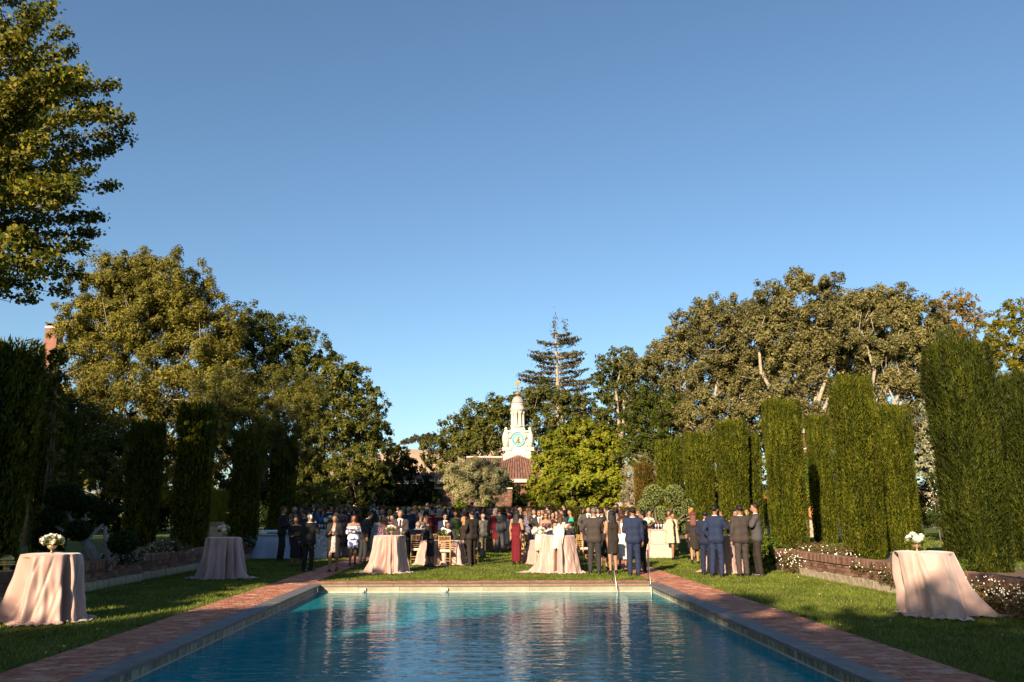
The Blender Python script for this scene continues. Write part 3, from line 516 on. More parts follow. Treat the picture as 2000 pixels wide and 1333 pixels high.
# low clipped hedge behind the guests
def boxhedge(name, label, x0, x1, y, th, z0, z1, seed, m, cat='hedge', leaf=.09):
    rng = np.random.default_rng(seed); t = thing(name, label, cat, ((x0+x1)/2, y, z0)); W = x1-x0; H = z1-z0; mb = MB(); mb.box((0, 0, H/2-.03), (W-.1, th-.1, H-.06)); mb.build('hedge_core', YEWCORE, t)
    n = int(W*(H*1.2+th*1.6)/leaf**2*2.4); q = rng.uniform(size=n) < H*1.0/(H+th); P = np.where(q[:, None], np.stack([rng.uniform(-W/2, W/2, n), np.full(n, -th/2)+rng.normal(size=n)*.025, rng.uniform(0, H, n)], 1), np.stack([rng.uniform(-W/2, W/2, n), rng.uniform(-th/2, th/2, n), np.full(n, H)+rng.normal(size=n)*.02], 1))
    V, Fs = leaves(P, None, leaf*1.2, rng, False); obj('foliage', mesh('foliage', V, Fs), m, t)
HEDG = leafmat('hedge_leaf', [(0.0800, 0.0720, 0.0080), (0.1280, 0.1040, 0.0112), (0.0960, 0.0960, 0.0096)], .2)
x0 = at(640, 1000, 46)[0]; x1 = at(1262, 1000, 46)[0]
boxhedge('low_hedge', 'long low clipped hedge glowing yellow behind the guests', x0, x1, 46, 1.0, .3, 1.88, 41, HEDG)
# yew columns (positions mirrored about the pool)
yew('clipped yew column in full sun behind the right end of the brick wall', 9.62, 20.6, .98, .9, 5.15, seed=1, leaf=.038, density=.8)
yew('tall yew column between the man in the dark cardigan and the brick pier', 9.95, 26.6, 1.1, 1.0, 5.35, seed=2, leaf=.046)
yew('yew column with a stepped top, third back on the right', 9.95, 32.4, 1.12, 1.1, 5.35, seed=3, leaf=.055)
yew('yew column, fourth back on the right, behind the cloud pruned bush', 9.95, 37.5, 1.2, 1.2, 5.3, seed=4, leaf=.062)
yew('farthest green yew column on the right, left of the others', 9.7, 42.6, 1.2, 1.3, 5.4, seed=5, leaf=.09)
yew('narrow yew column tucked right behind the stepped one', 11.0, 33.0, .55, .8, 4.85, seed=6, leaf=.07)
yew('brownish short yew column at the left end of the right hand row', 9.3, 47.5, 1.0, 1.0, 4.5, seed=7, leaf=.09, mt=YEWB)
yew('yew column beside the brick pier with a neighbour’s black shadow on it'.replace('’', ''), 13.0, 31.0, .78, .9, 5.35, seed=8, leaf=.052)
yew('yew column behind the right hand pink table, shadow on its left side', 12.75, 24.8, 1.0, .95, 4.95, seed=9, leaf=.044)
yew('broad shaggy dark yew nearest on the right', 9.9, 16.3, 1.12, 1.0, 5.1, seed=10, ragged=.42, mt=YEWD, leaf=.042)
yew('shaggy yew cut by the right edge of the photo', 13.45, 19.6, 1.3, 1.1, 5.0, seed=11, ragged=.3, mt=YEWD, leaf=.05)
yew('slender yew column half hidden behind the one at the right hand pink table', 14.35, 27.5, .6, .8, 3.9, seed=12, leaf=.06)
for i, (x, y, wx, z, lab) in enumerate(((-9.5, 15.8, 1.2, 4.95, 'wide black looking yew at the left edge of the photo'), (-13.0, 24.8, .95, 4.6, 'shaded yew column nearest to the left edge yew'), (-12.3, 29.5, 1.05, 4.9, 'shaded yew column in the middle of the left row, second from the left'), (-9.95, 27.8, 1.1, 5.35, 'tallest shaded yew column right of the left hand trees, third from the left'), (-9.95, 33.8, 1.1, 5.0, 'shaded yew column with round dapples of sun on it'), (-9.8, 39.2, 1.15, 5.1, 'last shaded yew column on the left, behind the glasses table'))):
    yew(lab, x, y, wx, 1.0, z, seed=20+i, leaf=.07, density=.8, group='shaded yew columns')
# cloud pruned topiary
def cushions(name, label, cs, Y, m, seed, leaf=.05, trunk=None, bark=PALEBARK, zb=.46):
    rng = np.random.default_rng(seed); b = at(trunk if trunk else cs[0][0], 1040, Y); base = np.array((b[0], Y, zb)); t = thing(name, label, 'topiary', base)
    for i, (px, py, rx, ry) in enumerate(cs):
        yy = Y+rng.uniform(-.5, .5); c = at(px, py, yy)-base; r = np.array((rx*yy/1590, rx*yy/1590*.9, ry*yy/1590)); n = int(4*math.pi*(r.mean()**2)/leaf**2*2.2); d = rng.normal(size=(n, 3)); d /= np.linalg.norm(d, axis=1)[:, None]
        P = d*r*(1+.04*np.sin(d[:, :1]*9+i)*np.sin(d[:, 2:]*7))*rng.uniform(.95, 1.02, (n, 1)); V, Fs = leaves(P, d, leaf*1.3, rng, False, up=.35, asp=.5, face=d)
        mb = MB(); mb.ball((0, 0, 0), r*.93, 16, 10); mb.V[0]; core = np.concatenate(mb.V); cf = mb.F
        o = obj('cushion', mesh('cushion', V, Fs), m, t, c); mb.build('cushion_core', YEWCORE, o, True)
        mb = MB(); e = c-np.array((0, 0, r[2]*.6)); mid = np.array((e[0]*.55+rng.normal()*.15, rng.normal()*.1, e[2]*.45)); mb.tube([(rng.normal()*.08, 0, -.1), mid, e], [.07, .05, .03], 6); mb.build('branch', bark, t, True)
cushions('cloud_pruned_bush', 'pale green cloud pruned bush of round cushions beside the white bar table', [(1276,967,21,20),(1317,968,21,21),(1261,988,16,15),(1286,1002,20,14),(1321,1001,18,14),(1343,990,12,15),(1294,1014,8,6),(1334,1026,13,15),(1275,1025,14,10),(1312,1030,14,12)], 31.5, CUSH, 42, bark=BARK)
cushions('cloud_pruned_bush', 'shade darkened cloud pruned bush with bare crooked trunks behind the left pink table', [(125,972,36,26),(168,985,26,16),(153,1036,24,20),(222,997,16,14),(205,1015,16,12),(240,1060,28,22),(100,1010,22,20),(90,1050,26,24)], 18.5, CUSH_SHADED, 43, .045, trunk=205, bark=mat('grey_branch', (.22, .2, .2), .9))
# flowering mounds on the walls
def g3(px, py, X): r = ray(px, py); t_ = X/r[0]; return np.array((X, r[1]*t_, EYE+r[2]*t_))
bush('daisy_mound', 'white daisy mound on the left wall, right of the dark topiary', [(g3(325, 1078, -8.6), (.5, .5, .28)), (g3(345, 1080, -8.65), (.4, .4, .22)), (g3(308, 1080, -8.65), (.35, .35, .22))], .05, DRY, 44, k=26, flowers=(45, 0.028, WHITE), zb=.46)
bush('daisy_mound', 'small white daisies at the foot of the dark topiary', [(g3(240, 1092, -8.6), (.45, .5, .16)), (g3(215, 1100, -8.6), (.4, .5, .2))], .05, CUSH_SHADED, 45, k=26, flowers=(30, 0.028, WHITE), zb=.46)
bush('daisy_mound', 'white daisies on the wall right of the shade tinted pink table', [(g3(470, 1066, -8.6), (.5, .8, .22)), (g3(500, 1060, -8.6), (.4, .9, .25))], .06, CUSH_SHADED, 46, k=26, flowers=(36, 0.032, WHITE), zb=.46)
def rw(y, z, r): return (np.array((8.33+r[0]*.3, y, z)), r)
bush('ivy_mound', 'yellow green ivy mound at the far end of the right brick wall', [rw(24.6, .4, (.5, .9, .42)), rw(23.7, .35, (.3, .7, .35)), rw(25.6, .5, (.6, .8, .4)), rw(26.6, .45, (.6, .9, .35))], .075, IVY, 47, k=40, asp=.8)
bush('daisy_mound', 'white daisies trailing over the far part of the sunny brick wall', [rw(21.9, .30, (.22, .55, .26)), rw(22.7, .32, (.25, .6, .28)), rw(22.3, .2, (.25, .6, .18))], .045, DRY, 48, k=26, flowers=(66, 0.028, WHITE))
bush('daisy_mound', 'pale daisy hummock on the bed between two yews', [(np.array((9.0, 20.9, .55)), (.45, .7, .16)), (np.array((9.1, 22.4, .56)), (.5, .8, .2))], .05, DRY, 49, k=26, flowers=(48, 0.028, WHITE), zb=.46)
bush('daisy_mound', 'sprigs of daisies on the sunny wall left of the pink table', [rw(18.3, .42, (.1, .35, .14)), rw(17.3, .35, (.12, .6, .17)), rw(16.7, .3, (.13, .5, .18))], .04, DRY, 50, k=20, flowers=(36, 0.024, WHITE))
bush('daisy_mound', 'mass of white daisies covering the wall at the right edge', [rw(14.5, .35, (.2, .6, .2)), rw(13.6, .33, (.25, .6, .24)), rw(12.9, .28, (.28, .6, .28)), rw(12.2, .25, (.3, .6, .3))], .04, DRY, 51, k=26, flowers=(126, 0.024, WHITE))
bush('ivy_mound', 'sunlit ivy shoots behind the right hand pink table', [rw(15.1, .5, (.3, .45, .28)), rw(15.6, .42, (.25, .5, .3)), rw(14.7, .6, (.25, .3, .25))], .055, IVY, 52, k=40, asp=.8)
VARI = leafmat('leaf_variegated', [(0.0480, 0.0720, 0.0240), (0.2400, 0.2400, 0.1360), (0.4400, 0.4160, 0.3040)], .2)
bush('variegated_shrub', 'tall cream and green shrub behind the yews on the right', [(at(x, y, 33), r*33/1700) for x, y, r in ((1815,790,20),(1825,830,26),(1820,880,26),(1805,910,22),(1835,900,22),(1830,770,14))], .11, VARI, 53, k=36, asp=.8, zb=.46)
bush('flowering_ball', 'clipped dark ball dotted with white flowers between two right hand yews', [(at(1848, 965, 33), (.6, .7, .95)), (at(1845, 1000, 33), (.6, .7, .6))], .08, leafmat('leaf_bk', [(0.0160, 0.0320, 0.0080), (0.0400, 0.0560, 0.0120)], .1), 54, k=40, flowers=(120, 0.032, WHITE), zb=.46)
bush('red_flower_shrub', 'shrub with a red flower cluster between two right hand yews', [(at(1497, 985, 40), .55), (at(1500, 1010, 40), .4)], .1, IVY, 55, k=36, flowers=(18, 0.104, mat('red_petal', (.45, .07, .02), .6)), zb=.46)
bush('tall_vine', 'broad leaved vine climbing beside the left edge yew', [(at(110, y, 20), r*20/1600) for y, r in ((700,18),(740,18),(790,16),(840,16),(890,16),(940,16))], .10, GR2, 56, k=20, asp=.9, zb=.46)
# ============================================================ buildings
RED = mat('brick_far', (.17, .075, .045), .85, .3, 3, .4); WH = mat('white_stucco', (.52, .47, .39), .7, .04, 2, .05); TILE = brickmat('roof_tile', [(.12, .055, .04), (.17, .08, .06), (.21, .11, .08), (.15, .08, .07)])
TRIM = mat('trim', (.55, .48, .40), .8, .1)
def tiles(parent, A, B, C_, D_, cols, rows, name='roof_tiles'):
    """barrel tiles on quad A,B (eave left,right) D,C (ridge left,right)"""
    A, B, C_, D_ = [np.array(v, float) for v in (A, B, C_, D_)]; mb = MB(); nrm = np.cross(B-A, D_-A); nrm /= np.linalg.norm(nrm)
    P = lambda u, v: (A*(1-u)+B*u)*(1-v)+(D_*(1-u)+C_*u)*v
    for i in range(cols):
        for j in range(rows):
            u0, u1 = i/cols, (i+1)/cols; v0, v1 = j/rows, (j+1.12)/rows; V = []
            for v, h in ((v0, .05), (min(v1, 1), .0)):
                for q in range(5): u = u0+(u1-u0)*q/4; V.append(P(u, v)+nrm*(h+.11*math.sin(math.pi*q/4)))
            mb.add(V, [(q, q+1, q+6, q+5) for q in range(4)]+[(4, 3, 2, 1, 0)])
    o = mb.build(name, TILE, parent); o['kind'] = 'stuff'; return o
def clocktower():
    Y = 76.; s = Y/1592.; cx = at(1013, 900, Y)[0]; T = thing('clock_tower_building', 'white clock tower with an open columned lantern rising from a red tiled roof', 'building', (cx, Y, 0))
    Z = lambda py: at(1013, py, Y)[2]; X = lambda px: (px-1013)*s
    # front hipped roof and wall
    zr, ze = Z(886), Z(938); hw = X(1062); mb = MB(); mb.box((0, .2, ze/2-.15), (hw*2-.7, 3.2, ze-.3)); mb.build('wall', RED, T)
    mb = MB(); mb.box((0, -1.55, ze-.12), (hw*2+.2, .5, .28)); mb.build('eave', TRIM, T)
    rz_ = zr; A, B = (-hw, -1.6, ze), (hw, -1.6, ze); C_, D_ = (X(1050), .9, Z(905)), (X(978), .9, Z(905))
    hub = MB(); hub.add([A, B, (X(1050), .9, Z(905)-.05), (0, 1.3, zr-.05), (X(978), .9, Z(905)-.05)], [(0, 1, 2, 3, 4)]); hub.build('roof', TILE, T)
    mb = MB(); n = 17
    for i in range(n):
        x = -hw+(i+.5)*2*hw/n; f = x/hw; xt = f*X(1048) if True else 0; zt = zr-(abs(xt)/X(1050))*(zr-Z(905)); yt = 1.3-abs(xt)/X(1050)*.4; m = 9
        for j in range(m):
            a, b = j/m, (j+1.1)/m; p = lambda v, h: np.array((x*(1-v)+xt*v, -1.62*(1-v)+yt*v, ze*(1-v)+zt*v+h)); V = []; w0 = hw/n
            for v, h in ((a, .10), (min(b, 1), .04)):
                ww = w0*(1-v)+w0*.72*v; V += [p(v, 0)+np.array((-ww, 0, 0)), p(v, h+.08)+np.array((-ww*.5, 0, 0)), p(v, h+.11), p(v, h+.08)+np.array((ww*.5, 0, 0)), p(v, 0)+np.array((ww, 0, 0))]
            mb.add(V, [(q, q+1, q+6, q+5) for q in range(4)]+[(4, 3, 2, 1, 0)])
    mb.build('roof_tiles', TILE, T)['kind'] = 'stuff'
    # left wing
    xl, xr = X(908), X(984); zr2, ze2 = Z(890), Z(922); mb = MB(); mb.box(((xl+xr)/2-1, 2.6, ze2/2), (xr-xl+1.2, 3, ze2)); mb.build('wall', RED, T)
    mb = MB(); mb.box(((xl+xr)/2, 3.2, zr2+.06), (xr-xl, .3, .14)); mb.build('roof_ridge', TRIM, T)
    r_ = MB(); r_.add([(xl, 1.0, ze2), (xr, 1.0, ze2), (xr, 3.2, zr2), (xl, 3.2, zr2), (xr, 5.4, ze2), (xl, 5.4, ze2)], [(0, 1, 2, 3), (3, 2, 4, 5), (0, 3, 5)]); r_.build('roof', TILE, T); tiles(T, (xl, .98, ze2), (xr, .98, ze2), (xr, 3.2, zr2), (xl, 3.2, zr2), 15, 6)
    # tower: wide stepped base with sloping shoulders
    yT = 2.2; def_b = lambda z0, z1, hw0, hw1, nm, m=WH: MB().add([(-hw0, yT-hw0*.8, z0), (hw0, yT-hw0*.8, z0), (hw0, yT+hw0*.8, z0), (-hw0, yT+hw0*.8, z0), (-hw1, yT-hw1*.8, z1), (hw1, yT-hw1*.8, z1), (hw1, yT+hw1*.8, z1), (-hw1, yT+hw1*.8, z1)], [(0, 1, 5, 4), (1, 2, 6, 5), (2, 3, 7, 6), (3, 0, 4, 7), (4, 5, 6, 7), (3, 2, 1, 0)]).build(nm, m, T)
    def_b(Z(915), Z(888), X(1043), X(1043), 'tower_base'); def_b(Z(888), Z(886), X(1044), X(1044), 'base_moulding', TRIM); def_b(Z(886), Z(876), X(1041), X(1036), 'plinth'); def_b(Z(876), Z(874), X(1036), X(1036), 'plinth_moulding', TRIM)
    hb = X(1031.5); zt = Z(842); def_b(Z(874), zt, hb, hb, 'clock_block'); def_b(zt, Z(838), X(1034.5), X(1034.5), 'cornice'); def_b(Z(838), Z(832), X(1028), X(1027), 'lantern_base')
    yf = yT-hb*.8
    for sx in (-1, 1):
        mb = MB(); mb.lathe([(.05, 0), (.28, .15), (.36, .7), (.34, 1.2), (.2, 1.55), (.12, 1.75), (.17, 1.85), (.05, 2.0)], 14, (0, 0, 0)); mb.build('urn', WH, T, True, (sx*(hb+.28), yf+.2, Z(872)))
        mb = MB(); mb.box((sx*(hb+.2), yT-.6, Z(875)), (.9, .9, .35)); mb.build('shoulder', WH, T)
    mb = MB(); r0 = X(1026.5); zc = Z(856); pts = [(r0*1.22*math.cos(a), yf-.10, zc+r0*1.22*math.sin(a)) for a in np.linspace(.12, math.pi-.12, 13)]; mb.tube(pts, .14, 6); mb.build('arch_moulding', WH, T, True)
    def disc(r1, r2, y, m, nm, n=40, par=T, th=.08):
        mb = MB(); V = []
        for rr_ in ((r2, y), (r1, y), (r1, y+th), (r2, y+th)): V += [(rr_[0]*math.cos(2*math.pi*k/n), rr_[1], zc+rr_[0]*math.sin(2*math.pi*k/n)) for k in range(n)]
        Fs = [(i*n+k, ((i+1) % 4)*n+k, ((i+1) % 4)*n+(k+1) % n, i*n+(k+1) % n) for i in range(4) for k in range(n)]; mb.add(V, Fs); return mb.build(nm, m, par)
    TEAL = mat('clock_teal', (.16, .48, .55), .5, .05); GOLD = mat('gold', (.26, .19, .08), .5, .1, metal=.3); cf = disc(0.01, r0*.52, yf-.12, WH, 'clock_centre'); ring = disc(r0*.52, r0, yf-.15, TEAL, 'clock_ring', th=.12); disc(r0, r0*1.06, yf-.13, WH, 'clock_bezel', th=.1)
    for i, txt in enumerate(('XII', 'I', 'II', 'III', 'IIII', 'V', 'VI', 'VII', 'VIII', 'IX', 'X', 'XI')):
        cu = bpy.data.curves.new('numeral', 'FONT'); cu.body = txt; cu.size = r0*.36; cu.align_x = 'CENTER'; cu.align_y = 'CENTER'; cu.extrude = .01; tmp = bpy.data.objects.new('numeral', cu); COL.objects.link(tmp)
        dg = bpy.context.evaluated_depsgraph_get(); me = bpy.data.meshes.new_from_object(tmp.evaluated_get(dg)); bpy.data.objects.remove(tmp); me.materials.clear(); me.materials.append(GOLD); a = math.pi/2-i*math.pi/6
        o = bpy.data.objects.new('numeral', me); COL.objects.link(o); o.parent = ring; o.matrix_local = Matrix.Translation((r0*.77*math.cos(a), yf-.17, zc+r0*.77*math.sin(a)))@Matrix.Rotation(R(90), 4, 'X')@Matrix.Rotation(a-math.pi/2, 4, 'Z')
    mb = MB(); mb.ball((0, 0, 0), (.13, .05, .22)); mb.box((0, 0, -.2), (.5, .05, .2), top=.3); mb.ball((.05, 0, .22), (.08, .04, .1)); mb.build('clock_emblem', GOLD, T, True, (0, yf-.17, zc-.02))
    for a, L in ((-1.45, .7), (-2.3, .5)): mb = MB(); mb.tube([(0, 0, 0), (L*r0*math.cos(a), 0, L*r0*math.sin(a))], [.04, .02], 5); mb.build('clock_hand', GOLD, T, False, (0, yf-.2, zc))
    # lantern
    zl0, zl1 = Z(832), Z(800); rl = X(1026); L = MB(); L.lathe([(rl*1.1, zl0), (rl*1.1, zl0+.12), (rl, zl0+.13)], 24, (0, yT, 0)); L.build('lantern_floor', WH, T)
    for k in range(8):
        a = 2*math.pi*(k+.5)/8; mb = MB(); mb.lathe([(.24, 0), (.24, .12), (.175, .16), (.16, zl1-zl0-.3), (.23, zl1-zl0-.2), (.23, zl1-zl0-.10)], 10); mb.build('column', WH, T, True, (rl*.86*math.cos(a), yT+rl*.86*math.sin(a), zl0+.1))
    def lat(nm, prof, m=WH, n=28): mb = MB(); mb.lathe(prof, n); return mb.build(nm, m, T, True, (0, yT, 0))
    lat('entablature', [(rl*.9, zl1), (rl*1.12, zl1+.01), (rl*1.12, Z(796)), (rl*1.22, Z(795)), (rl*1.22, Z(793.5)), (rl*1.02, Z(793)), (rl*1.02, Z(785)), (rl*1.08, Z(784.5)), (rl*1.08, Z(783.5)), (rl*.9, Z(783))])
    lat('dome', [(rl*.98*math.cos(a), Z(783)+(Z(767.5)-Z(783))*math.sin(a)) for a in np.linspace(0, 1.5, 9)], mat('lead', (.30, .27, .26), .6, .2))
    lat('finial', [(.12, Z(769)), (.1, Z(766.5)), (.2, Z(766)), (.33, Z(764)), (.33, Z(762)), (.18, Z(760)), (.05, Z(758)), (.03, Z(752))], GOLD, 12)
    mb = MB(); z0 = Z(760); mb.tube([(0, 0, z0), (0, 0, Z(742))], .035, 5); mb.tube([(-.5, 0, Z(752)), (.5, 0, Z(752))], .03, 5); mb.tube([(0, -.5, Z(752)), (0, .5, Z(752))], .03, 5); mb.box((0, 0, Z(742)), (.62, .05, .35), top=.5); mb.ball((.22, 0, Z(740)), (.1, .04, .12)); mb.build('weathervane', GOLD, T, False, (0, yT, 0))
clocktower()
def lowhouse():
    Y = 66.; T = thing('brick_house', 'low brick house with a tiled roof in shade left of the olive tree', 'building', (at(800, 1000, Y)[0], Y, 0)); bx = T.location[0]; X = lambda px: at(px, 1000, Y)[0]-bx; Z = lambda py: at(800, py, Y)[2]
    mb = MB(); mb.box(((X(700)+X(900))/2, 2, Z(945)/2), (X(900)-X(700), 4, Z(945))); mb.build('wall', RED, T)
    mb = MB(); mb.box(((X(700)+X(880))/2, -.3, Z(941)), (X(885)-X(700), .5, .2)); mb.build('eave', TRIM, T)
    mb = MB(); mb.add([(X(700), -.4, Z(940)), (X(872), -.4, Z(940)), (X(868), 2.4, Z(922)), (X(712), 2.4, Z(922)), (X(872), 5, Z(940)), (X(700), 5, Z(940))], [(0, 1, 2, 3), (3, 2, 4, 5), (1, 4, 2), (0, 3, 5)]); mb.build('roof', TILE, T)
    tiles(T, (X(700), -.42, Z(940)), (X(872), -.42, Z(940)), (X(868), 2.38, Z(922)), (X(712), 2.38, Z(922)), 26, 5)
    for px in (720, 790): mb = MB(); mb.box((X(px), -.02, 2.0), (1.0, .12, 1.5)); f_ = mb.build('window', TRIM, T); mb = MB(); mb.box((X(px), -.05, 2.0), (.85, .1, 1.35)); mb.build('pane', mat('glass_dark', (.03, .035, .04), .1, .1), f_)
lowhouse()
def gwall(name, label, px0, px1, pyt, Y, zb, cat='brick wall'):
    a, b = at(px0, pyt, Y), at(px1, pyt, Y); T = thing(name, label, cat, ((a[0]+b[0])/2, Y, zb)); L = b[0]-a[0]; H = a[2]-zb; mb = MB(); mb.box((0, .15, H/2), (L, .3, H)); mb.build('wall_face', RED, T); mb = MB(); mb.box((0, .1, H+.04), (L+.06, .45, .08)); mb.build('cap', TRIM, T)
    items = []; rnd = random.Random(1); z = .04
    while z < H-.05:
        x = -L/2+rnd.uniform(0, .2)
        while x < L/2-.2: items.append((x+.1, -.02, z+.035, (.2, .08, .062), 0)); x += .215
        z += .078
    lay(T, items, BRICKW, key=lambda q: -q[2], n=40); return T
gwall('garden_wall', 'red brick garden wall behind the olive trunk', 832, 1000, 955, 56, .3)
def pier():
    Y = 40.; a = at(1585, 1003, Y); T = thing('brick_pier', 'tall brick pier with a tiled top half covered in ivy between two yews', 'brick pier', (a[0], Y, .46)); z = lambda py: at(1585, py, Y)[2]-.46
    mb = MB(); mb.box((0, 0, z(880)/2), (.95, .6, z(880)), top=.72); mb.build('shaft', RED, T); mb = MB(); mb.box((0, 0, z(878)+.04), (.8, .55, .12)); mb.build('band', TRIM, T); mb = MB(); mb.box((0, 0, (z(848)+z(876))/2), (.66, .5, z(848)-z(876)), top=.9); mb.build('tiled_top', TILE, T)
    for q in (-.22, 0, .22): mb = MB(); mb.tube([(q, -.26, z(876)), (q*.9, -.24, z(849))], .07, 8); mb.build('tile', TILE, T, True)
    mb = MB(); mb.box((0, 0, z(847)+.03), (.75, .55, .07)); mb.ball((0, 0, z(843)), (.25, .2, .15)); mb.build('cap', TRIM, T)
    rng = np.random.default_rng(3); n = 2600; P = np.stack([rng.normal(size=n)*.2-.12, np.full(n, -.33)+rng.normal(size=n)*.05, rng.uniform(.1, z(885), n)], 1); V, Fs = leaves(P, None, .1, rng, True, asp=.8); obj('ivy', mesh('ivy', V, Fs), IVY, T)
pier()
t_ = at(1590, 1003, 39.); mb = MB(); mb.lathe([(.12, -.3), (.26, -.15), (.31, .05), (.24, .24), (.16, .3), (.19, .34)], 20); o = mb.build('terracotta_jar', mat('terracotta', (.55, .24, .10), .8, .15, 4), None, True, t_); tag(o, 'round terracotta jar on a stone ledge between two yews', 'jar')
mb = MB(); mb.box((t_[0], 39.4, (t_[2]-.3+.46)/2), (4, 1.2, t_[2]-.3-.46)); tag(mb.build('stone_ledge', STONEB), 'long stone ledge under the terracotta jar', 'stone ledge')
p = at(106, 655, 62); T = thing('brick_chimney', 'brick chimney with a pale cap rising behind the trees at far left', 'chimney', (p[0], 62, 0)); mb = MB(); mb.box((0, 0, 7.5), (1.35, 1.2, 15)); z = at(106, 634, 62)[2]
T.children; mb = MB(); mb.box((0, 0, z/2-.2), (.95, .95, z-.4)); mb.build('shaft', mat('brick_pink', (.22, .10, .07), .85, .25, 6), T); mb = MB(); mb.box((0, 0, z-.32), (1.02, 1.02, .18)); mb.build('cap', TRIM, T); mb = MB(); mb.box((0, 0, z), (1.1, 1.1, .1)); [mb.box((dx, 0, z-.1), (.15, 1.1, .25)) for dx in (-.42, .42)]; mb.build('cowl', mat('dark_metal', (.08, .08, .08), .6), T)
# hill
t = NT('hill_grass'); f = t.noise(.02, None, 6, .65); t.l(t.ramp(f, [(.35, (.30, .20, .13)), (.6, (.42, .28, .18)), (.8, (.2, .16, .1))]), t.b.inputs['Base Color']); t.b.inputs['Roughness'].default_value = .95
rng = np.random.default_rng(6); xs_ = np.linspace(-900, 700, 60); V = []; rows = 14
for j in range(rows):
    for x in xs_:
        c = at(835, 1003, 620)[0]; e = 57*math.exp(-((x-c-25)/170)**2)+30*math.exp(-((x+500)/200)**2)+26*math.exp(-((x-420)/200)**2); f = math.sin(math.pi*.5*min(1, j/8)); V.append((x, 500+j*18+6*math.sin(x*.02+j), -2+(e+3*math.sin(x*.03)+2*math.sin(x*.08+1))*f))
n = len(xs_); tag(obj('hill', mesh('hill', V, [(j*n+i, j*n+i+1, (j+1)*n+i+1, (j+1)*n+i) for j in range(rows-1) for i in range(n-1)], True), t.m), kind='structure')
FARG = leafmat('far_leaf', [(0.0480, 0.0520, 0.0320), (0.0720, 0.0720, 0.0440)], .1)
for i, (px, py, r, lab) in enumerate(((828,857,8,'left of the hilltop pair'),(841,853,10,'right of the hilltop pair'),(812,856,7,'alone on the ridge'),(803,860,6,'low on the ridge, left of the lone one'),(795,862,5,'leftmost on the ridge'),(788,864,5,'touching the leaf edge of the yellow tree'))):
    tree('hill_tree', 'grey green tree on the far hill, '+lab, 640, [(px, py, r), (px+r*.7, py+1, r*.7), (px-r*.7, py+1, r*.6)], 1.6, FARG, BARK, 70+i, k=40, limbs=1, twig=False, group='trees on the far hill', zb=at(px, py+r+3, 640)[2])
# ============================================================ people
SKINS = [mat('skin_a', (.26, .135, .08), .5, .06, 8), mat('skin_b', (.32, .17, .105), .5, .06, 8), mat('skin_c', (.22, .10, .055), .5, .06, 8)]
HAIRC = {'k': (.008, .006, .005), 'b': (.05, .022, .012), 'g': (.12, .115, .11), 'w': (.27, .26, .245), 'l': (.32, .17, .06), 'r': (.10, .03, .02)}
def hairm(k): return mat('hair_'+{'k': 'black', 'b': 'brown', 'g': 'grey', 'w': 'white', 'l': 'fair', 'r': 'auburn'}[k], HAIRC[k], .5, .4, 30, .5, 90)
CL = {'black': (.012, .012, .013), 'char': (.026, .024, .026), 'grey': (.055, .05, .053), 'lgrey': (.12, .11, .095), 'brown': (.042, .032, .029), 'dbrown': (.022, .016, .013), 'navy': (.010, .014, .036), 'blue': (.013, .021, .055), 'white': (.55, .53, .50), 'cream': (.48, .39, .26), 'red': (.11, .005, .011), 'maroon': (.07, .006, .012), 'green': (.06, .10, .025), 'teal': (.03, .30, .22), 'pale': (.28, .30, .34), 'tan': (.19, .14, .085), 'peach': (.55, .30, .20), 'shirtblue': (.03, .08, .21)}
def cloth(k):
    if k == 'floral':
        if 'floral' in MC: return MC['floral']
        t = NT('floral_fabric'); f = t.noise(7, t.coord(True), 2, .5); t.l(t.ramp(f, [(.0, (.62, .64, .72)), (.50, (.62, .64, .72)), (.52, (.05, .07, .22)), (1, (.03, .04, .12))]), t.b.inputs['Base Color']); t.b.inputs['Roughness'].default_value = .8; MC['floral'] = t.m; return t.m
    if k in ('sequin', 'lace', 'print', 'sprint'):
        if k in MC: return MC[k]
        a, b = {'sequin': ((.10, .08, .08), (.62, .5, .48)), 'lace': ((.03, .035, .07), (.25, .22, .28)), 'print': ((.05, .04, .05), (.6, .58, .55)), 'sprint': ((.02, .01, .02), (.22, .1, .12))}[k]
        t = NT(k+'_fabric'); f = t.noise({'sequin': 60, 'lace': 24, 'print': 26, 'sprint': 22}[k], t.coord(True), 2, .6); t.l(t.ramp(f, [(.45, a), (.6, b)]), t.b.inputs['Base Color']); t.b.inputs['Roughness'].default_value = .5 if k == 'sequin' else .8; MC[k] = t.m; return t.m
    return mat('cloth_'+k, CL[k], .85, .14, 7, .25, 60)
SHOEM = mat('shoe_leather', (.015, .012, .012), .35, .1); LENS = mat('dark_lens', (.004, .004, .004), .1, .1); LIPS = mat('lips', (.25, .06, .05), .5, .1)
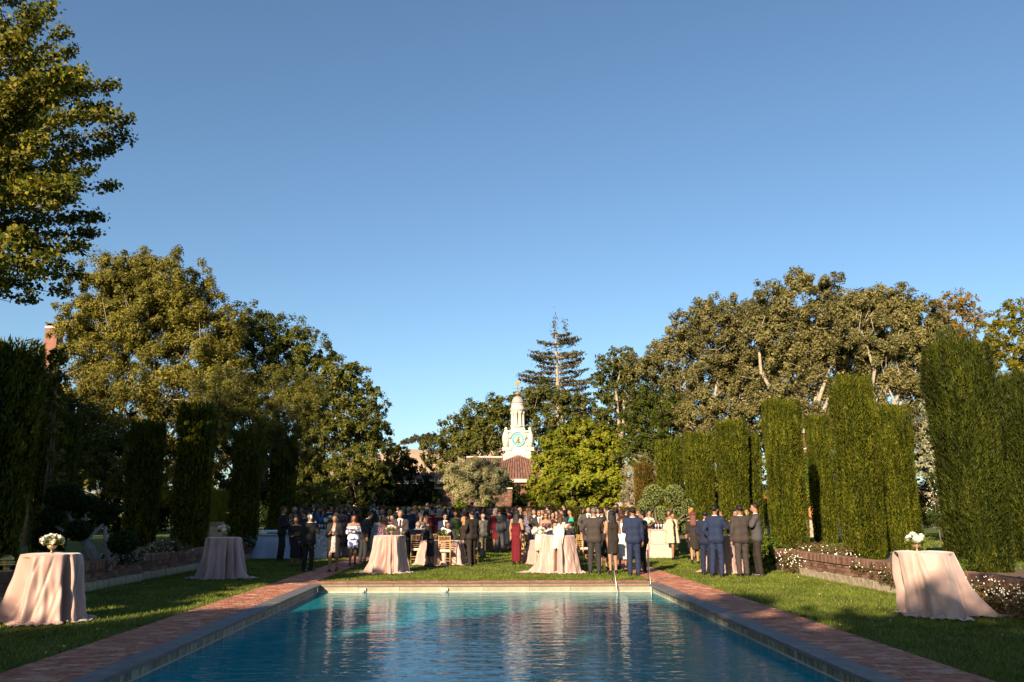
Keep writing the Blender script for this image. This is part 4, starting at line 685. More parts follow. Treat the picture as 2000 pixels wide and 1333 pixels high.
def snet(f, lo, hi, h):
    ax = [np.arange(lo[i], hi[i]+h, h, dtype=np.float32) for i in range(3)]; G_ = np.stack(np.meshgrid(*ax, indexing='ij'), -1); D = f(G_.reshape(-1, 3)).reshape(G_.shape[:3])
    nx, ny, nz = [s-1 for s in D.shape]; S = D < 0; acc = np.zeros((nx, ny, nz, 3), np.float32); cnt = np.zeros((nx, ny, nz), np.float32)
    for a in range(3):
        for o1 in (0, 1):
            for o2 in (0, 1):
                o = [0, 0, 0]; bb = [i for i in range(3) if i != a]; o[bb[0]] = o1; o[bb[1]] = o2; s0 = tuple(slice(o[i], o[i]+(nx, ny, nz)[i]) for i in range(3)); o[a] = 1; s1 = tuple(slice(o[i], o[i]+(nx, ny, nz)[i]) for i in range(3))
                d0, d1 = D[s0], D[s1]; c = S[s0] != S[s1]; tt = np.where(c, d0/(d0-d1+1e-12), 0); p = np.zeros((nx, ny, nz, 3), np.float32); p[..., bb[0]] = o1; p[..., bb[1]] = o2; p[..., a] = tt; acc += p*c[..., None]; cnt += c
    m = cnt > 0; idx = -np.ones(m.shape, np.int64); idx[m] = np.arange(m.sum()); I = np.argwhere(m); V = (I+acc[m]/cnt[m][:, None])*h+np.array([a_[0] for a_ in ax]); Fs = []
    for a in range(3):
        b, c = (a+1) % 3, (a+2) % 3; lo_ = [slice(1, -1)]*3; lo_[a] = slice(0, -1); hi_ = list(lo_); hi_[a] = slice(1, None); A, B = S[tuple(lo_)], S[tuple(hi_)]
        for inv, M in ((False, A & ~B), (True, ~A & B)):
            q = np.argwhere(M)
            if not len(q): continue
            for i in range(3): q[:, i] += 0 if i == a else 1
            def g_(db, dc): r = q.copy(); r[:, b] -= db; r[:, c] -= dc; return idx[r[:, 0], r[:, 1], r[:, 2]]
            f_ = np.stack([g_(1, 1), g_(0, 1), g_(0, 0), g_(1, 0)], 1); Fs.append(f_[:, ::-1] if inv else f_)
    if not Fs: return np.zeros((0, 3)), np.zeros((0, 4), int)
    return V, np.concatenate(Fs)
def cap(P, a, b, r1, r2):
    a = np.array(a, np.float32); b = np.array(b, np.float32); ab = b-a; t = np.clip(((P-a)@ab)/(ab@ab+1e-9), 0, 1); return np.linalg.norm(P-a-t[:, None]*ab, axis=1)-(r1+(r2-r1)*t)
def ell(P, c, r): q = (P-np.array(c, np.float32))/np.array(r, np.float32); L = np.linalg.norm(q, axis=1); return (L-1)*min(r)
def smin(a, b, k): h = np.clip(.5+.5*(b-a)/k, 0, 1); return b*(1-h)+a*h-k*h*(1-h)
ARM = {'down': ((.235, -.03, 1.13), (.245, .03, .88), (0, .02, -1)), 'hold': ((.24, -.01, 1.13), (.11, .22, 1.17), (-.5, .5, .35)), 'drink': ((.27, .10, 1.20), (.09, .20, 1.44), (-.35, .1, .8)), 'pocket': ((.28, -.09, 1.13), (.20, .05, .93), (-.3, .5, -.8)), 'hip': ((.34, -.10, 1.16), (.19, .04, 1.02), (-.8, .4, -.3)), 'table': ((.22, .1, 1.15), (.14, .33, 1.09), (-.2, 1, 0)), 'phone': ((.24, .08, 1.17), (.07, .30, 1.40), (-.3, .3, .8)), 'raise': ((.26, .16, 1.36), (.12, .38, 1.56), (-.3, .4, .8)), 'clasp': ((.23, 0, 1.12), (.05, .20, 1.05), (-.8, .4, 0)), 'lap': ((.22, .06, 1.14), (.10, .30, 1.0), (-.4, .8, -.1)), 'cross': ((.24, 0, 1.12), (.0, .19, 1.16), (-1, .1, 0))}
def skeleton(sit, arms, fem, walk, bend):
    J = {}; dz = -.42 if sit else 0
    T = lambda p: (p[0], p[1]+bend*max(0, p[2]-.95), p[2]-bend*bend*.45*max(0, p[2]-.95)+dz)
    w_ = .165 if fem else .185
    J['T'] = T; J['sh'] = w_
    for s, n in ((-1, 0), (1, 1)):
        e, wr, hd = ARM[arms[n]]; k = .92 if fem else 1
        J['S', s] = T((s*w_, -.005, 1.405)); J['E', s] = T((s*e[0]*k, e[1], e[2])); J['W', s] = T((s*wr[0]*k, wr[1], wr[2])); d = np.array((s*hd[0], hd[1], hd[2]), float); J['D', s] = d/np.linalg.norm(d)
        if sit: J['H', s] = (s*.09, .0, .50); J['K', s] = (s*.11, .43, .50); J['A', s] = (s*.11, .40+.05*s, .09)
        else:
            st = walk*s; sp = .085 if fem else .11; J['H', s] = (s*.088, 0, .90); J['K', s] = (s*sp*.95, st*.16+.02, .50); J['A', s] = (s*sp, st*.24-.02, .085+(.05 if st < -.3 else 0))
    return J
def torso(P, J, fem, g):
    T = J['T']; Q = P
    d = cap(Q, T((-.07, 0, 1.30)), T((.07, 0, 1.30)), .105+g, .105+g)
    for a, b, r1, r2 in (((-.10, 0, 1.33), (-.055, 0, 1.10), .085, .085 if fem else .10), ((.10, 0, 1.33), (.055, 0, 1.10), .085, .085 if fem else .10), ((-.055, 0, 1.10), (-.08, -.005, .93), .09 if fem else .10, .105), ((.055, 0, 1.10), (.08, -.005, .93), .09 if fem else .10, .105)): d = smin(d, cap(Q, T(a), T(b), r1+g, r2+g), .04)
    d = smin(d, cap(Q, J['S', -1], T((-.03, 0, 1.44)), .052+g, .05+g), .05); d = smin(d, cap(Q, J['S', 1], T((.03, 0, 1.44)), .052+g, .05+g), .05)
    if fem:
        for s in (-1, 1): d = smin(d, ell(Q, T((s*.065, .085, 1.28)), (.055+g, .055+g, .055+g)), .03)
    return d
def arm(P, J, s, g, end=1., r=1.):
    W = np.array(J['W', s]); E = np.array(J['E', s]); W = E+(W-E)*end
    return np.minimum(cap(P, J['S', s], E, .050*r+g, .041*r+g), cap(P, E, W, .041*r+g, (.041+(.028-.041)*end)*r+g))
def leg(P, J, s, g, fem): k = 1.08 if fem else 1; return smin(cap(P, J['H', s], J['K', s], .082*k+g, .055+g), cap(P, J['K', s], J['A', s], .056+g, .035+g), .03)
PCACHE = {}
def person_meshes(sp):
    """sp: dict -> list of (name, mesh, material key, level)"""
    key = repr(sorted(sp.items())); 
    if key in PCACHE: return PCACHE[key]
    fem = sp.get('fem', 0); sit = sp.get('sit', 0); arms = sp.get('arms', ('down', 'down')); J = skeleton(sit, arms, fem, sp.get('walk', .15), sp.get('bend', 0)); T = J['T']; h = sp.get('res', .026); out = []; sc = sp.get('h', 1.75)/1.75; fat = sp.get('fat', 0)
    hc = np.array(T((0, .02, 1.625)))+np.array((0, sp.get('look', 0)*.04, -sp.get('look', 0)*.02)); zt = hc[2]+.16; yl = -.32; yh = .62 if sit else .52; box = ((-.46, yl, -.02), (.46, yh, zt))
    def M(name, f, lo, hi, m, hh=None, extra=None):
        V, Fs = snet(f, lo, hi, hh or h)
        if len(V) == 0: return
        FF = [Fs]
        if extra is not None: EV, EF = extra; FF += [np.array([q], np.int64)+len(V) for q in EF]; V = np.concatenate([V, EV])
        if len(FF) > 1: g = {}; [g.setdefault(x.shape[1], []).append(x) for x in FF]; FF = [np.concatenate(v) for v in g.values()]
        out.append((name, mesh(name, V*sc, FF, True), m))
    def fb(P):
        d = torso(P, J, fem, fat*.5)
        d = smin(d, cap(P, T((0, -.005, 1.42)), hc-np.array((0, .02, .06)), .052, .048), .03)
        for s in (-1, 1):
            d = smin(d, arm(P, J, s, 0), .02); d = smin(d, leg(P, J, s, 0, fem), .03)
            A = np.array(J['A', s]); d = smin(d, cap(P, A-np.array((0, .03, .035)), A+np.array((s*.01, .15, -.05)), .036, .028), .02)
            W = np.array(J['W', s]); D = J['D', s]; d = smin(d, cap(P, W, W+D*.085, .027, .034), .015)
        hd = smin(ell(P, hc+(0, -.012, .03), (.077, .095, .088)), ell(P, hc+(0, .015, -.035), (.058, .070, .075)), .03); hd = smin(hd, ell(P, hc+(0, .095, -.015), (.014, .02, .028)), .015)
        for s in (-1, 1): hd = smin(hd, ell(P, hc+(s*.078, -.005, -.005), (.012, .02, .03)), .008)
        return smin(d, hd, .015)
    mb = MB()
    for s in (-1, 1):
        W = np.array(J['W', s]); D = J['D', s]; p = W+D*.085; u = np.cross(D, (0, 0, 1.)); u = np.array((0, 1., 0)) if np.linalg.norm(u) < .3 else u/np.linalg.norm(u); v = np.cross(u, D)
        for k, L in zip((-1.5, -.5, .5, 1.5), (.062, .075, .080, .070)): b = p+u*k*.019; mb.tube([b-D*.02, b+D*L*.5+v*.004, b+D*L*.85+v*.022], [.0095, .009, .007], 5)
        b = W+D*.035-u*.026*s; mb.tube([b, b-u*.025*s+D*.03+v*.01, b-u*.028*s+D*.06+v*.018], [.011, .010, .008], 5)
    M('body', fb, *box, 'skin', extra=(np.concatenate(mb.V), mb.F))
    # hair
    hr = sp.get('hair', 'short')
    def fh(P):
        up = .0; d = ell(P, hc+(0, -.022, .042), (.082, .098, .089)); face = np.minimum(P[:, 1]-(hc[1]+.038+fem*.012-(P[:, 2]-hc[2]-.05)*.2), (hc[2]+.058)-P[:, 2]); d = np.maximum(d, face)
        low = {'short': -.02, 'bald': -.01, 'bob': -.14, 'long': -.12, 'bun': -.03, 'pony': -.03, 'updo': -.03}[hr]; d = np.maximum(d, (hc[2]+low-.02)-P[:, 2]+np.clip(P[:, 1]-hc[1], -.2, 0)*.6)
        if hr == 'bald': d = np.maximum(d, P[:, 2]-(hc[2]+.055))
        if hr in ('bob', 'long'):
            for s in (-1, 0, 1): d = smin(d, cap(P, hc+(s*.062, -.03, .05), hc+(s*.08, -.03, -.11), .050, .036), .03)
            d = np.maximum(d, face)
        if hr == 'long':
            for s in (-1, 0, 1): d = smin(d, cap(P, hc+(s*.05, -.06, -.08), hc+(s*.075, -.115, -.33), .055, .035), .04)
        if hr == 'bun': d = smin(d, ell(P, hc+(0, -.12, .03), (.05, .045, .045)), .01)
        if hr == 'updo': d = smin(d, ell(P, hc+(0, -.07, .09), (.075, .075, .065)), .02)
        return d+.003*np.sin(P[:, 0]*70)*np.sin(P[:, 2]*60+P[:, 1]*50)
    M('hair', fh, hc-np.array((.17, .25, .45)), hc+np.array((.17, .14, .2)), 'hair', min(h, .018))
    suit = sp['wear']; 
    def shoes():
        for s in (-1, 1):
            A = np.array(J['A', s]); M('shoe', lambda P: np.maximum(smin(cap(P, A-np.array((0, .045, .05)), A+np.array((s*.012, .165, -.052)), .046, .036), cap(P, A-np.array((0, .02, .05)), A+np.array((0, 0, .0)), .05, .045), .02), (A[2]-.083)-P[:, 2]), A-np.array((.12, .15, .1)), A+np.array((.12, .28, .07)), 'shoe', .024)
    if suit in ('suit', 'shirt', 'cardigan'):
        def ft(P):
            d = np.minimum(leg(P, J, -1, .020+.012*(1-np.clip(P[:, 2]/.5, 0, 1)), 0), leg(P, J, 1, .020+.012*(1-np.clip(P[:, 2]/.5, 0, 1)), 0)); hp = cap(P, (-.075, 0, J['H', 1][2]+.03), (.075, 0, J['H', 1][2]+.03), .118+fat, .118+fat); d = smin(d, hp, .03)
            d = smin(d, torso(P, J, 0, .014+fat), .02); d = np.maximum(d, P[:, 2]-(J['H', 1][2]+.11)); return np.maximum(d, .055-P[:, 2])+.004*np.sin(P[:, 2]*45+P[:, 0]*20)
        M('trousers', ft, (-.32, yl, 0), (.32, yh, 1.1), 'legs'); shoes()
        M('shirt', lambda P: np.maximum(np.maximum(smin(torso(P, J, 0, .010+fat*.7), cap(P, T((0, -.005, 1.42)), T((0, .002, 1.50)), .064, .060), .02), T((0, 0, .95))[2]-P[:, 2]), P[:, 2]-T((0, 0, 1.515))[2]), (-.3, yl, .4), (.3, .45, zt), 'shirt')
        if suit == 'suit' or suit == 'cardigan':
            hem = T((0, 0, .80))[2] if not sit else .42
            def fj(P):
                g = .026+fat; d = torso(P, J, 0, g); c0 = T((0, 0, .86)); d = smin(d, cap(P, (-.085, c0[1]-.005, hem+.10), (.085, c0[1]-.005, hem+.10), .128+fat, .128+fat), .05)
                for s in (-1, 1): d = smin(d, arm(P, J, s, .021, .93), .02); d = smin(d, ell(P, J['S', s], (.075, .07, .06)), .03)
                z_ = P[:, 2]-T((0, 0, 1.13))[2]; d = np.maximum(d, hem-P[:, 2]); wdg = np.minimum(np.minimum(z_*.24-np.abs(P[:, 0]), P[:, 1]-.03-sp.get('bend', 0)*.3), z_); d = np.maximum(d, wdg)
                if suit == 'cardigan': d = np.maximum(d, np.minimum(.055-np.abs(P[:, 0]), P[:, 1]-.02))
                return np.maximum(d, P[:, 2]-T((0, 0, 1.492))[2])+.006*np.sin(P[:, 2]*38+P[:, 0]*25)*np.sin(P[:, 0]*30)
            M('jacket', fj, (-.46, yl, hem-.05), (.46, .55, zt), 'top')
        else:
            for s in (-1, 1): M('sleeve', lambda P: arm(P, J, s, .018, .85), *[np.minimum(np.minimum(J['S', s], J['E', s]), J['W', s])-.1, np.maximum(np.maximum(J['S', s], J['E', s]), J['W', s])+.1], 'shirt')
        if sp.get('tie'):
            mb = MB(); y = .125+fat*.7; a = [T((0, y-.03, 1.47)), T((0, y, 1.38)), T((0, y+.006, 1.25)), T((0, y+.003, 1.12))]; V = []
            for p, w_ in zip(a, (.018, .02, .028, .034)): V += [(-w_, p[1], p[2]), (w_, p[1], p[2]), (w_, p[1]+.012, p[2]), (-w_, p[1]+.012, p[2])]
            mb.add(np.array(V)*sc, [(i*4+k, i*4+(k+1) % 4, i*4+4+(k+1) % 4, i*4+4+k) for i in range(3) for k in range(4)]+[(3, 2, 1, 0), (12, 13, 14, 15)]); out.append(('tie', mb.mesh('tie'), 'tie'))
    else:
        hem = sp.get('hem', .55); slv = sp.get('sleeve', 0); low = .0
        def fd(P):
            d = torso(P, J, 1, .012+fat)
            if sit:
                for s in (-1, 1): d = smin(d, leg(P, J, s, .03, 1), .06)
                d = np.maximum(d, hem-P[:, 2])
            else:
                flare = sp.get('flare', .02); r = np.interp(P[:, 2], [hem, .95, 1.05], [.155+flare, .165, .13]); ang = np.arctan2(P[:, 1], P[:, 0]); r = r+.008*np.sin(ang*9)*np.clip((.9-P[:, 2])*3, 0, 1)
                sk = np.sqrt(P[:, 0]**2+(P[:, 1]/.78-.0)**2)-r-fat; sk = np.maximum(sk*.85, np.maximum(hem-P[:, 2], P[:, 2]-1.05)); d = smin(np.maximum(d, .9-P[:, 2]), sk, .04)
            if slv > 0:
                for s in (-1, 1): d = smin(d, arm(P, J, s, .016, slv), .02)
            else: d = np.maximum(d, np.abs(P[:, 0])-.155)
            return np.maximum(d, P[:, 2]-T((0, 0, sp.get('neck', 1.43)))[2])
        M('dress', fd, (-.46, yl, 0), (.46, yh, zt), 'top'); shoes()
        if sp.get('coatm'):
            ch = sp.get('coathem', .75)
            def fc(P):
                d = torso(P, J, 1, .035); r = np.interp(P[:, 2], [ch, 1.35], [.31 if sp['coatm'] == 2 else .22, .19]); sk = np.sqrt(P[:, 0]**2+(P[:, 1]/.8+.02)**2)-r; sk = np.maximum(sk*.85, np.maximum(ch-P[:, 2], P[:, 2]-1.36)); d = smin(d, sk, .05)
                for s in (-1, 1): d = smin(d, arm(P, J, s, .03, .75), .03)
                d = smin(d, cap(P, T((-.06, -.03, 1.45)), T((.06, -.03, 1.45)), .065, .065), .02); d = np.maximum(d, np.minimum(.05+.03*(1.4-P[:, 2])-np.abs(P[:, 0]), P[:, 1]-.02)); return d
            M('coat', fc, (-.5, yl, ch-.05), (.5, .55, zt), 'coat')
    if sp.get('face', 1):
        for s in (-1, 1):
            mb = MB(); mb.ball(hc+np.array((s*.030, .083, .012)), (.022, .012, .015) if sp.get('shades') else (.011, .007, .006), 8, 5); V = np.concatenate(mb.V)*sc; out.append(('lens' if sp.get('shades') else 'eye', mesh('eye', V, mb.F, True), 'eye'))
        mb = MB(); mb.ball(hc+np.array((0, .084, -.062)), (.022, .006, .006), 8, 5); out.append(('mouth', mesh('mouth', np.concatenate(mb.V)*sc, mb.F, True), 'lips'))
    PCACHE[key] = out; return out
def person(label, loc, heading, sp, skin=0, hairc='k', top='char', legs=None, shirt='white', tie='navy', coat='cream', group='wedding guests on the lawn', objmat=False):
    t = thing('person', label, 'person', loc, R(heading), group)
    mk = {'skin': SKINS[skin], 'hair': hairm(hairc), 'top': cloth(top), 'legs': cloth(legs or top), 'shirt': cloth(shirt), 'tie': cloth(tie), 'coat': cloth(coat), 'shoe': SHOEM, 'eye': LENS, 'lips': LIPS}
    for name, me, m in person_meshes(sp):
        if len(me.materials) == 0: me.materials.append(mk[m])
        o = bpy.data.objects.new(name, me); COL.objects.link(o); o.parent = t
        if me.materials[0] != mk[m]: o.material_slots[0].link = 'OBJECT'; o.material_slots[0].material = mk[m]
    return t
def P_(label, px, ytop, yfoot=None, Y=None, z=0., head=0, skin=0, hc='k', top='char', legs=None, shirt='white', tie='navy', coat='cream', **sp):
    """px, head top, feet row in the photo -> real place and real height"""
    if yfoot is not None: x, Y = gp(px, yfoot, z)
    else: x = at(px, 1003, Y)[0]
    H_ = at(px, ytop, Y)[2]-z; sit = sp.get('sit', 0); full = H_+(.42 if sit else 0); full = max(1.5, min(1.92, full)); sp['h'] = round(full, 2); sp.setdefault('wear', 'suit'); sp.setdefault('res', .026 if Y < 26.5 else .034); sp.update(tie=1) if sp['wear'] == 'suit' and abs((head+180)%360-180) > 50 else None
    return person(label, (x, Y, z), head, sp, skin, hc, top, legs, shirt, tie, coat)
S, D_ = dict(wear='suit'), dict(wear='dress', fem=1)
bk = ('down', 'down')
# near guests, left to right
P_('waiter with red brown hair in black behind the table of glasses', 553, 990, Y=28.2, head=-70, hc='r', top='black', arms=('hold', 'hold'), skin=1)
P_('stout grey haired man in black seen from behind raising a glass left of the path', 600, 1004, 1118, head=-25, hc='g', top='black', arms=('down', 'drink'), fat=.02)
P_('person in black in deep shade behind the grey haired man', 580, 1012, Y=25.6, head=160, top='black', hair='bob', **D_, hem=.3, sleeve=.9, arms=('clasp', 'clasp'), face=0)
P_('woman in a sequined dress and long black jacket on the brick path', 650, 1006, 1119, head=175, top='sequin', coat='black', hair='updo', hc='b', **{**D_}, hem=.60, sleeve=.5, coathem=.42, arms=('hold', 'hold'), walk=.5, coatm=1)
P_('woman in a white dress with blue flowers walking on the brick path', 688, 1006, 1107, head=190, top='floral', hair='bob', hc='b', **D_, hem=.62, sleeve=.3, neck=1.36, fat=.018, arms=('hold', 'hold'), walk=.4)
P_('dark haired man in a dark grey suit bending behind the woman in the flowered dress', 708, 997, 1101, head=-60, top='char', arms=('hold', 'down'), bend=.25, look=1)
P_('man in a bright blue shirt drinking behind the damask bar', 620, 989, Y=31.5, head=-75, top='shirtblue', shirt='shirtblue', legs='black', wear='shirt', arms=('drink', 'drink'))
P_('waiter in a dark jacket and tuxedo shirt, left of two tuxedos behind the central table', 746, 994, Y=30, head=190, top='black', tie='black', arms=('hold', 'down'), hair='bald', hc='g')
P_('man in a brown tuxedo with a bow tie behind the central table', 761, 994, Y=29, head=190, top='brown', tie='black', arms=('hold', 'drink'), hair='bald', hc='g')
P_('woman in a pale grey top bending left of the central pink table', 733, 1004, Y=27.4, head=-50, top='pale', hair='long', **D_, hem=.5, sleeve=.8, arms=('hold', 'hold'), bend=.3)
P_('woman in a dark patterned dress bent over behind the central flowers', 744, 1012, Y=25.2, head=-40, top='sprint', hair='bob', hc='r', **D_, hem=.4, sleeve=.9, arms=('table', 'table'), bend=.3)
P_('woman with her face lit orange between the tuxedos and the man with a tie', 767, 1005, Y=27.2, head=150, top='maroon', hair='long', **D_, sleeve=.9, skin=1)
P_('grey haired man with a dark red tie standing at the central pink table', 782, 997, Y=23.9, head=185, top='brown', tie='maroon', hc='g', arms=('table', 'down'), skin=1)
P_('grey haired man in a navy suit seen from behind, left one of a pair', 787, 991, Y=33, head=10, top='navy', hc='g', face=0)
P_('white haired man in a navy suit seen from behind, right one of a pair', 798, 991, Y=32, head=10, top='navy', hc='w', face=0)
P_('woman in a white top with a dark pattern behind the bald seated man', 822, 1003, Y=28.5, head=-120, top='print', hair='updo', hc='g', **D_, sleeve=.8, arms=('hold', 'hold'))
P_('woman in a black sequined jacket leaning over the low table', 842, 1008, Y=25.4, head=95, top='black', coat='dbrown', hair='bob', hc='b', wear='dress', fem=1, hem=.35, sleeve=.9, bend=.22, arms=('table', 'table'))
P_('bald seated man in a navy blazer seen from behind in a wooden chair', 815, 1018, 1102, head=-5, top='navy', legs='black', hair='bald', hc='w', sit=1, arms=('lap', 'lap'), fat=.03, face=0)
P_('man in sunglasses and a blue blazer seated beyond the low table', 870, 1003, Y=27.5, head=185, top='blue', shirt='white', sit=0, arms=('table', 'table'), shades=1, skin=1)
P_('woman in an olive green dress standing near the hedge', 890, 998, Y=31.5, head=170, top='green', **D_, hem=.5, sleeve=.4, skin=2, arms=('hip', 'hold'))
P_('woman in white lace seated with her back to the pool', 878, 1031, 1100, head=-10, top='white', hair='bun', **D_, sit=1, hem=.35, neck=1.33, arms=('lap', 'lap'), face=0, skin=1)
P_('bearded man looking down across the low table', 876, 1019, Y=26.4, head=180, top='char', sit=1, arms=('table', 'table'), skin=2)
P_('young woman with long orange lit hair beside the standing man in brown', 906, 1010, Y=26.6, head=100, top='dbrown', hair='long', hc='l', **D_, sleeve=.9, hem=.4, skin=1)
P_('man in a dark brown jacket seen from behind, looking left, behind the seated suit', 922, 998, Y=25.6, head=40, top='dbrown', arms=('hip', 'down'), skin=1)
P_('seated man in a grey suit looking down at his phone', 917, 1032, 1102, head=62, top='char', arms=('lap', 'lap'), sit=1, bend=.15, look=1, skin=1)
P_('old man in a light khaki suit looking up to the left', 943, 1003, 1091, head=45, top='lgrey', legs='tan', hc='w', hair='bald', arms=('cross', 'cross'), skin=1)
P_('man in a grey suit with his back turned in the middle of the lawn', 976, 994, 1080, head=-5, top='grey', arms=('down', 'down'))
P_('woman in a pale skirt partly behind the man in the grey suit', 986, 1001, 1079, head=20, top='white', shirt='pale', hair='bob', **D_, hem=.35, sleeve=.8)
P_('woman in an off shoulder red dress seen from behind', 1009, 996, Y=26.2, head=-25, top='red', hair='long', hc='k', **D_, hem=.1, neck=1.33, arms=('down', 'hold'), skin=1, face=0)
P_('woman in a navy lace top and pale skirt seated at the low table', 1041, 1023, 1100, head=-75, top='lace', hair='bun', **D_, sit=1, hem=.15, sleeve=.6, arms=('table', 'lap'), skin=1)
P_('man with a pink tie holding up a white phone', 1053, 997, Y=29.5, head=185, top='char', tie='red', shades=1, hc='g', arms=('raise', 'down'), skin=1)
P_('long haired woman in sunglasses behind the low table', 1066, 1001, Y=28, head=180, top='sprint', hair='long', hc='b', **D_, sleeve=0, shades=1, skin=1, neck=1.36)
P_('woman with her face lit white turning right behind the seated man in navy', 1079, 1000, Y=28.6, head=200, top='peach', hair='long', **D_, sleeve=.3, skin=1)
P_('woman in a grey and white print blouse turned away', 1094, 1004, Y=27.8, head=-30, top='print', hair='long', hc='b', **D_, sleeve=.6)
P_('smiling seated man in a navy suit facing the pool', 1084, 1018, Y=25.2, head=180, top='navy', sit=1, tie='dbrown', arms=('table', 'table'), skin=1)
P_('seated person in black in profile at the right end of the low table', 1115, 1018, Y=24.6, head=80, top='black', sit=1, hair='short', arms=('table', 'lap'), skin=1, shirt='white')
P_('small child sitting between the low table flowers', 1062, 1030, Y=26.8, head=170, top='sprint', hair='long', hc='b', **D_, sit=1, sleeve=.5)
P_('man in a black suit in profile looking left, head above the hedge', 1102, 985, Y=37.8, z=.3, head=70, top='black', skin=1)
P_('woman in a turquoise top in front of the hedge', 1114, 994, Y=30.5, head=100, top='teal', hair='short', **D_, hem=.75, sleeve=.4, skin=1)
P_('woman in a light grey jacket next to a man in grey', 1135, 991, Y=31, head=-100, top='lgrey', hair='bob', **D_, sleeve=.95, skin=1)
P_('man in a grey suit and dark tie standing before the hedge', 1149, 989, Y=30, head=180, top='grey', skin=1, arms=('down', 'hip'))
P_('man with his back turned and hand on hip at the table with the coat', 1162, 992, 1121, head=-15, top='brown', legs='char', hc='g', arms=('hip', 'table'), skin=1)
P_('woman in black bowing between the hand on hip man and the woman in brown', 1180, 1009, 1113, head=-35, top='black', hair='bob', **D_, hem=.42, sleeve=.9, bend=.1)
P_('woman in a sleeveless brown dress with long curly black hair seen from behind', 1198, 997, 1122, head=5, top='dbrown', hair='long', **D_, hem=.56, arms=('hold', 'hold'), skin=1, fat=.012, face=0)
P_('man in a bright navy suit seen from behind by the pool handrail', 1239, 991, 1125, head=-5, top='blue', legs='blue', arms=('hold', 'down'), face=0)
P_('man in a dark grey suit half hidden by the man in bright navy', 1258, 998, 1120, head=60, top='dbrown', legs='black', arms=('hold', 'hold'))
P_('young man with wavy hair in a white shirt left of the bright navy suit', 1217, 1002, 1112, head=-20, top='white', legs='white', wear='dress', fem=1, hair='bob', hc='b', hem=.3, sleeve=.9, coat='grey')
P_('woman in a cream cape holding a dark clutch and a drink', 1316, 1001, 1095, head=205, top='dbrown', hair='bun', wear='dress', fem=1, hem=.45, coat='cream', sleeve=.8, coathem=.62, arms=('hold', 'hip'), walk=.4, coatm=2)
P_('dark haired woman just behind the woman in the cape', 1307, 997, Y=30.6, head=140, top='sprint', hair='long', hc='b', **D_, sleeve=.5)
P_('woman in a black dress with auburn curls walking away from the bar', 1358, 999, 1103, head=-20, top='dbrown', hair='long', hc='r', **D_, hem=.48, sleeve=.6, arms=('hold', 'down'), walk=.5, skin=1)
P_('fair haired person hidden behind the woman in black at the bar', 1349, 993, Y=28.6, head=30, top='black', hair='updo', hc='l', **D_, hem=.4, sleeve=.9)
P_('shorter man in a dark blue suit at the left of the right hand group', 1383, 998, 1124, head=-20, top='navy', legs='navy', arms=('hold', 'down'))
P_('man in a bright blue suit lifting a glass to his mouth', 1402, 987, 1127, head=-45, top='blue', legs='blue', arms=('pocket', 'drink'))
P_('woman in sunglasses with long dark hair behind the right hand group', 1436, 996, Y=22.6, head=175, top='dbrown', hair='long', **D_, sleeve=.9, shades=1, arms=('hold', 'hold'), skin=1)
P_('man in a brown grey suit seen from behind at the narrow pink table', 1452, 987, 1127, head=5, top='brown', legs='brown', arms=('down', 'table'))
P_('man in sunglasses and a dark cardigan at the right end of the group', 1483, 983, 1126, head=70, top='grey', legs='dbrown', shirt='white', wear='cardigan', shades=1, arms=('drink', 'down'), skin=1)
# the crowd behind: eight builds, copied with their own clothes
ARCH = [dict(wear='suit', arms=('down', 'hold'), tie=1), dict(wear='suit', arms=('hold', 'pocket'), tie=1), dict(wear='dress', fem=1, hair='long', sleeve=.8, hem=.5, arms=('hold', 'down')), dict(wear='suit', arms=('drink', 'down'), hair='bald'),
        dict(wear='dress', fem=1, hair='bob', sleeve=.4, hem=.45, arms=('clasp', 'clasp')), dict(wear='dress', fem=1, hair='updo', sleeve=.9, hem=.3, arms=('down', 'hold')), dict(wear='suit', arms=('cross', 'cross'))]
for a in ARCH: a['res'] = .038; a['h'] = 1.72
rnd = random.Random(12); TOPS = ['black', 'char', 'navy', 'grey', 'black', 'navy', 'dbrown', 'maroon', 'char']; FT = ['maroon', 'black', 'sprint', 'pale', 'dbrown', 'red', 'lace', 'grey']
NAMEC = {'black': 'black', 'char': 'charcoal', 'navy': 'navy', 'grey': 'grey', 'dbrown': 'dark brown', 'maroon': 'maroon', 'sprint': 'patterned', 'pale': 'pale blue', 'red': 'red', 'lace': 'navy lace', 'white': 'white', 'green': 'green', 'peach': 'peach'}
HN = {'k': 'black', 'b': 'brown', 'g': 'grey', 'w': 'white', 'l': 'fair', 'r': 'auburn'}
spots = []
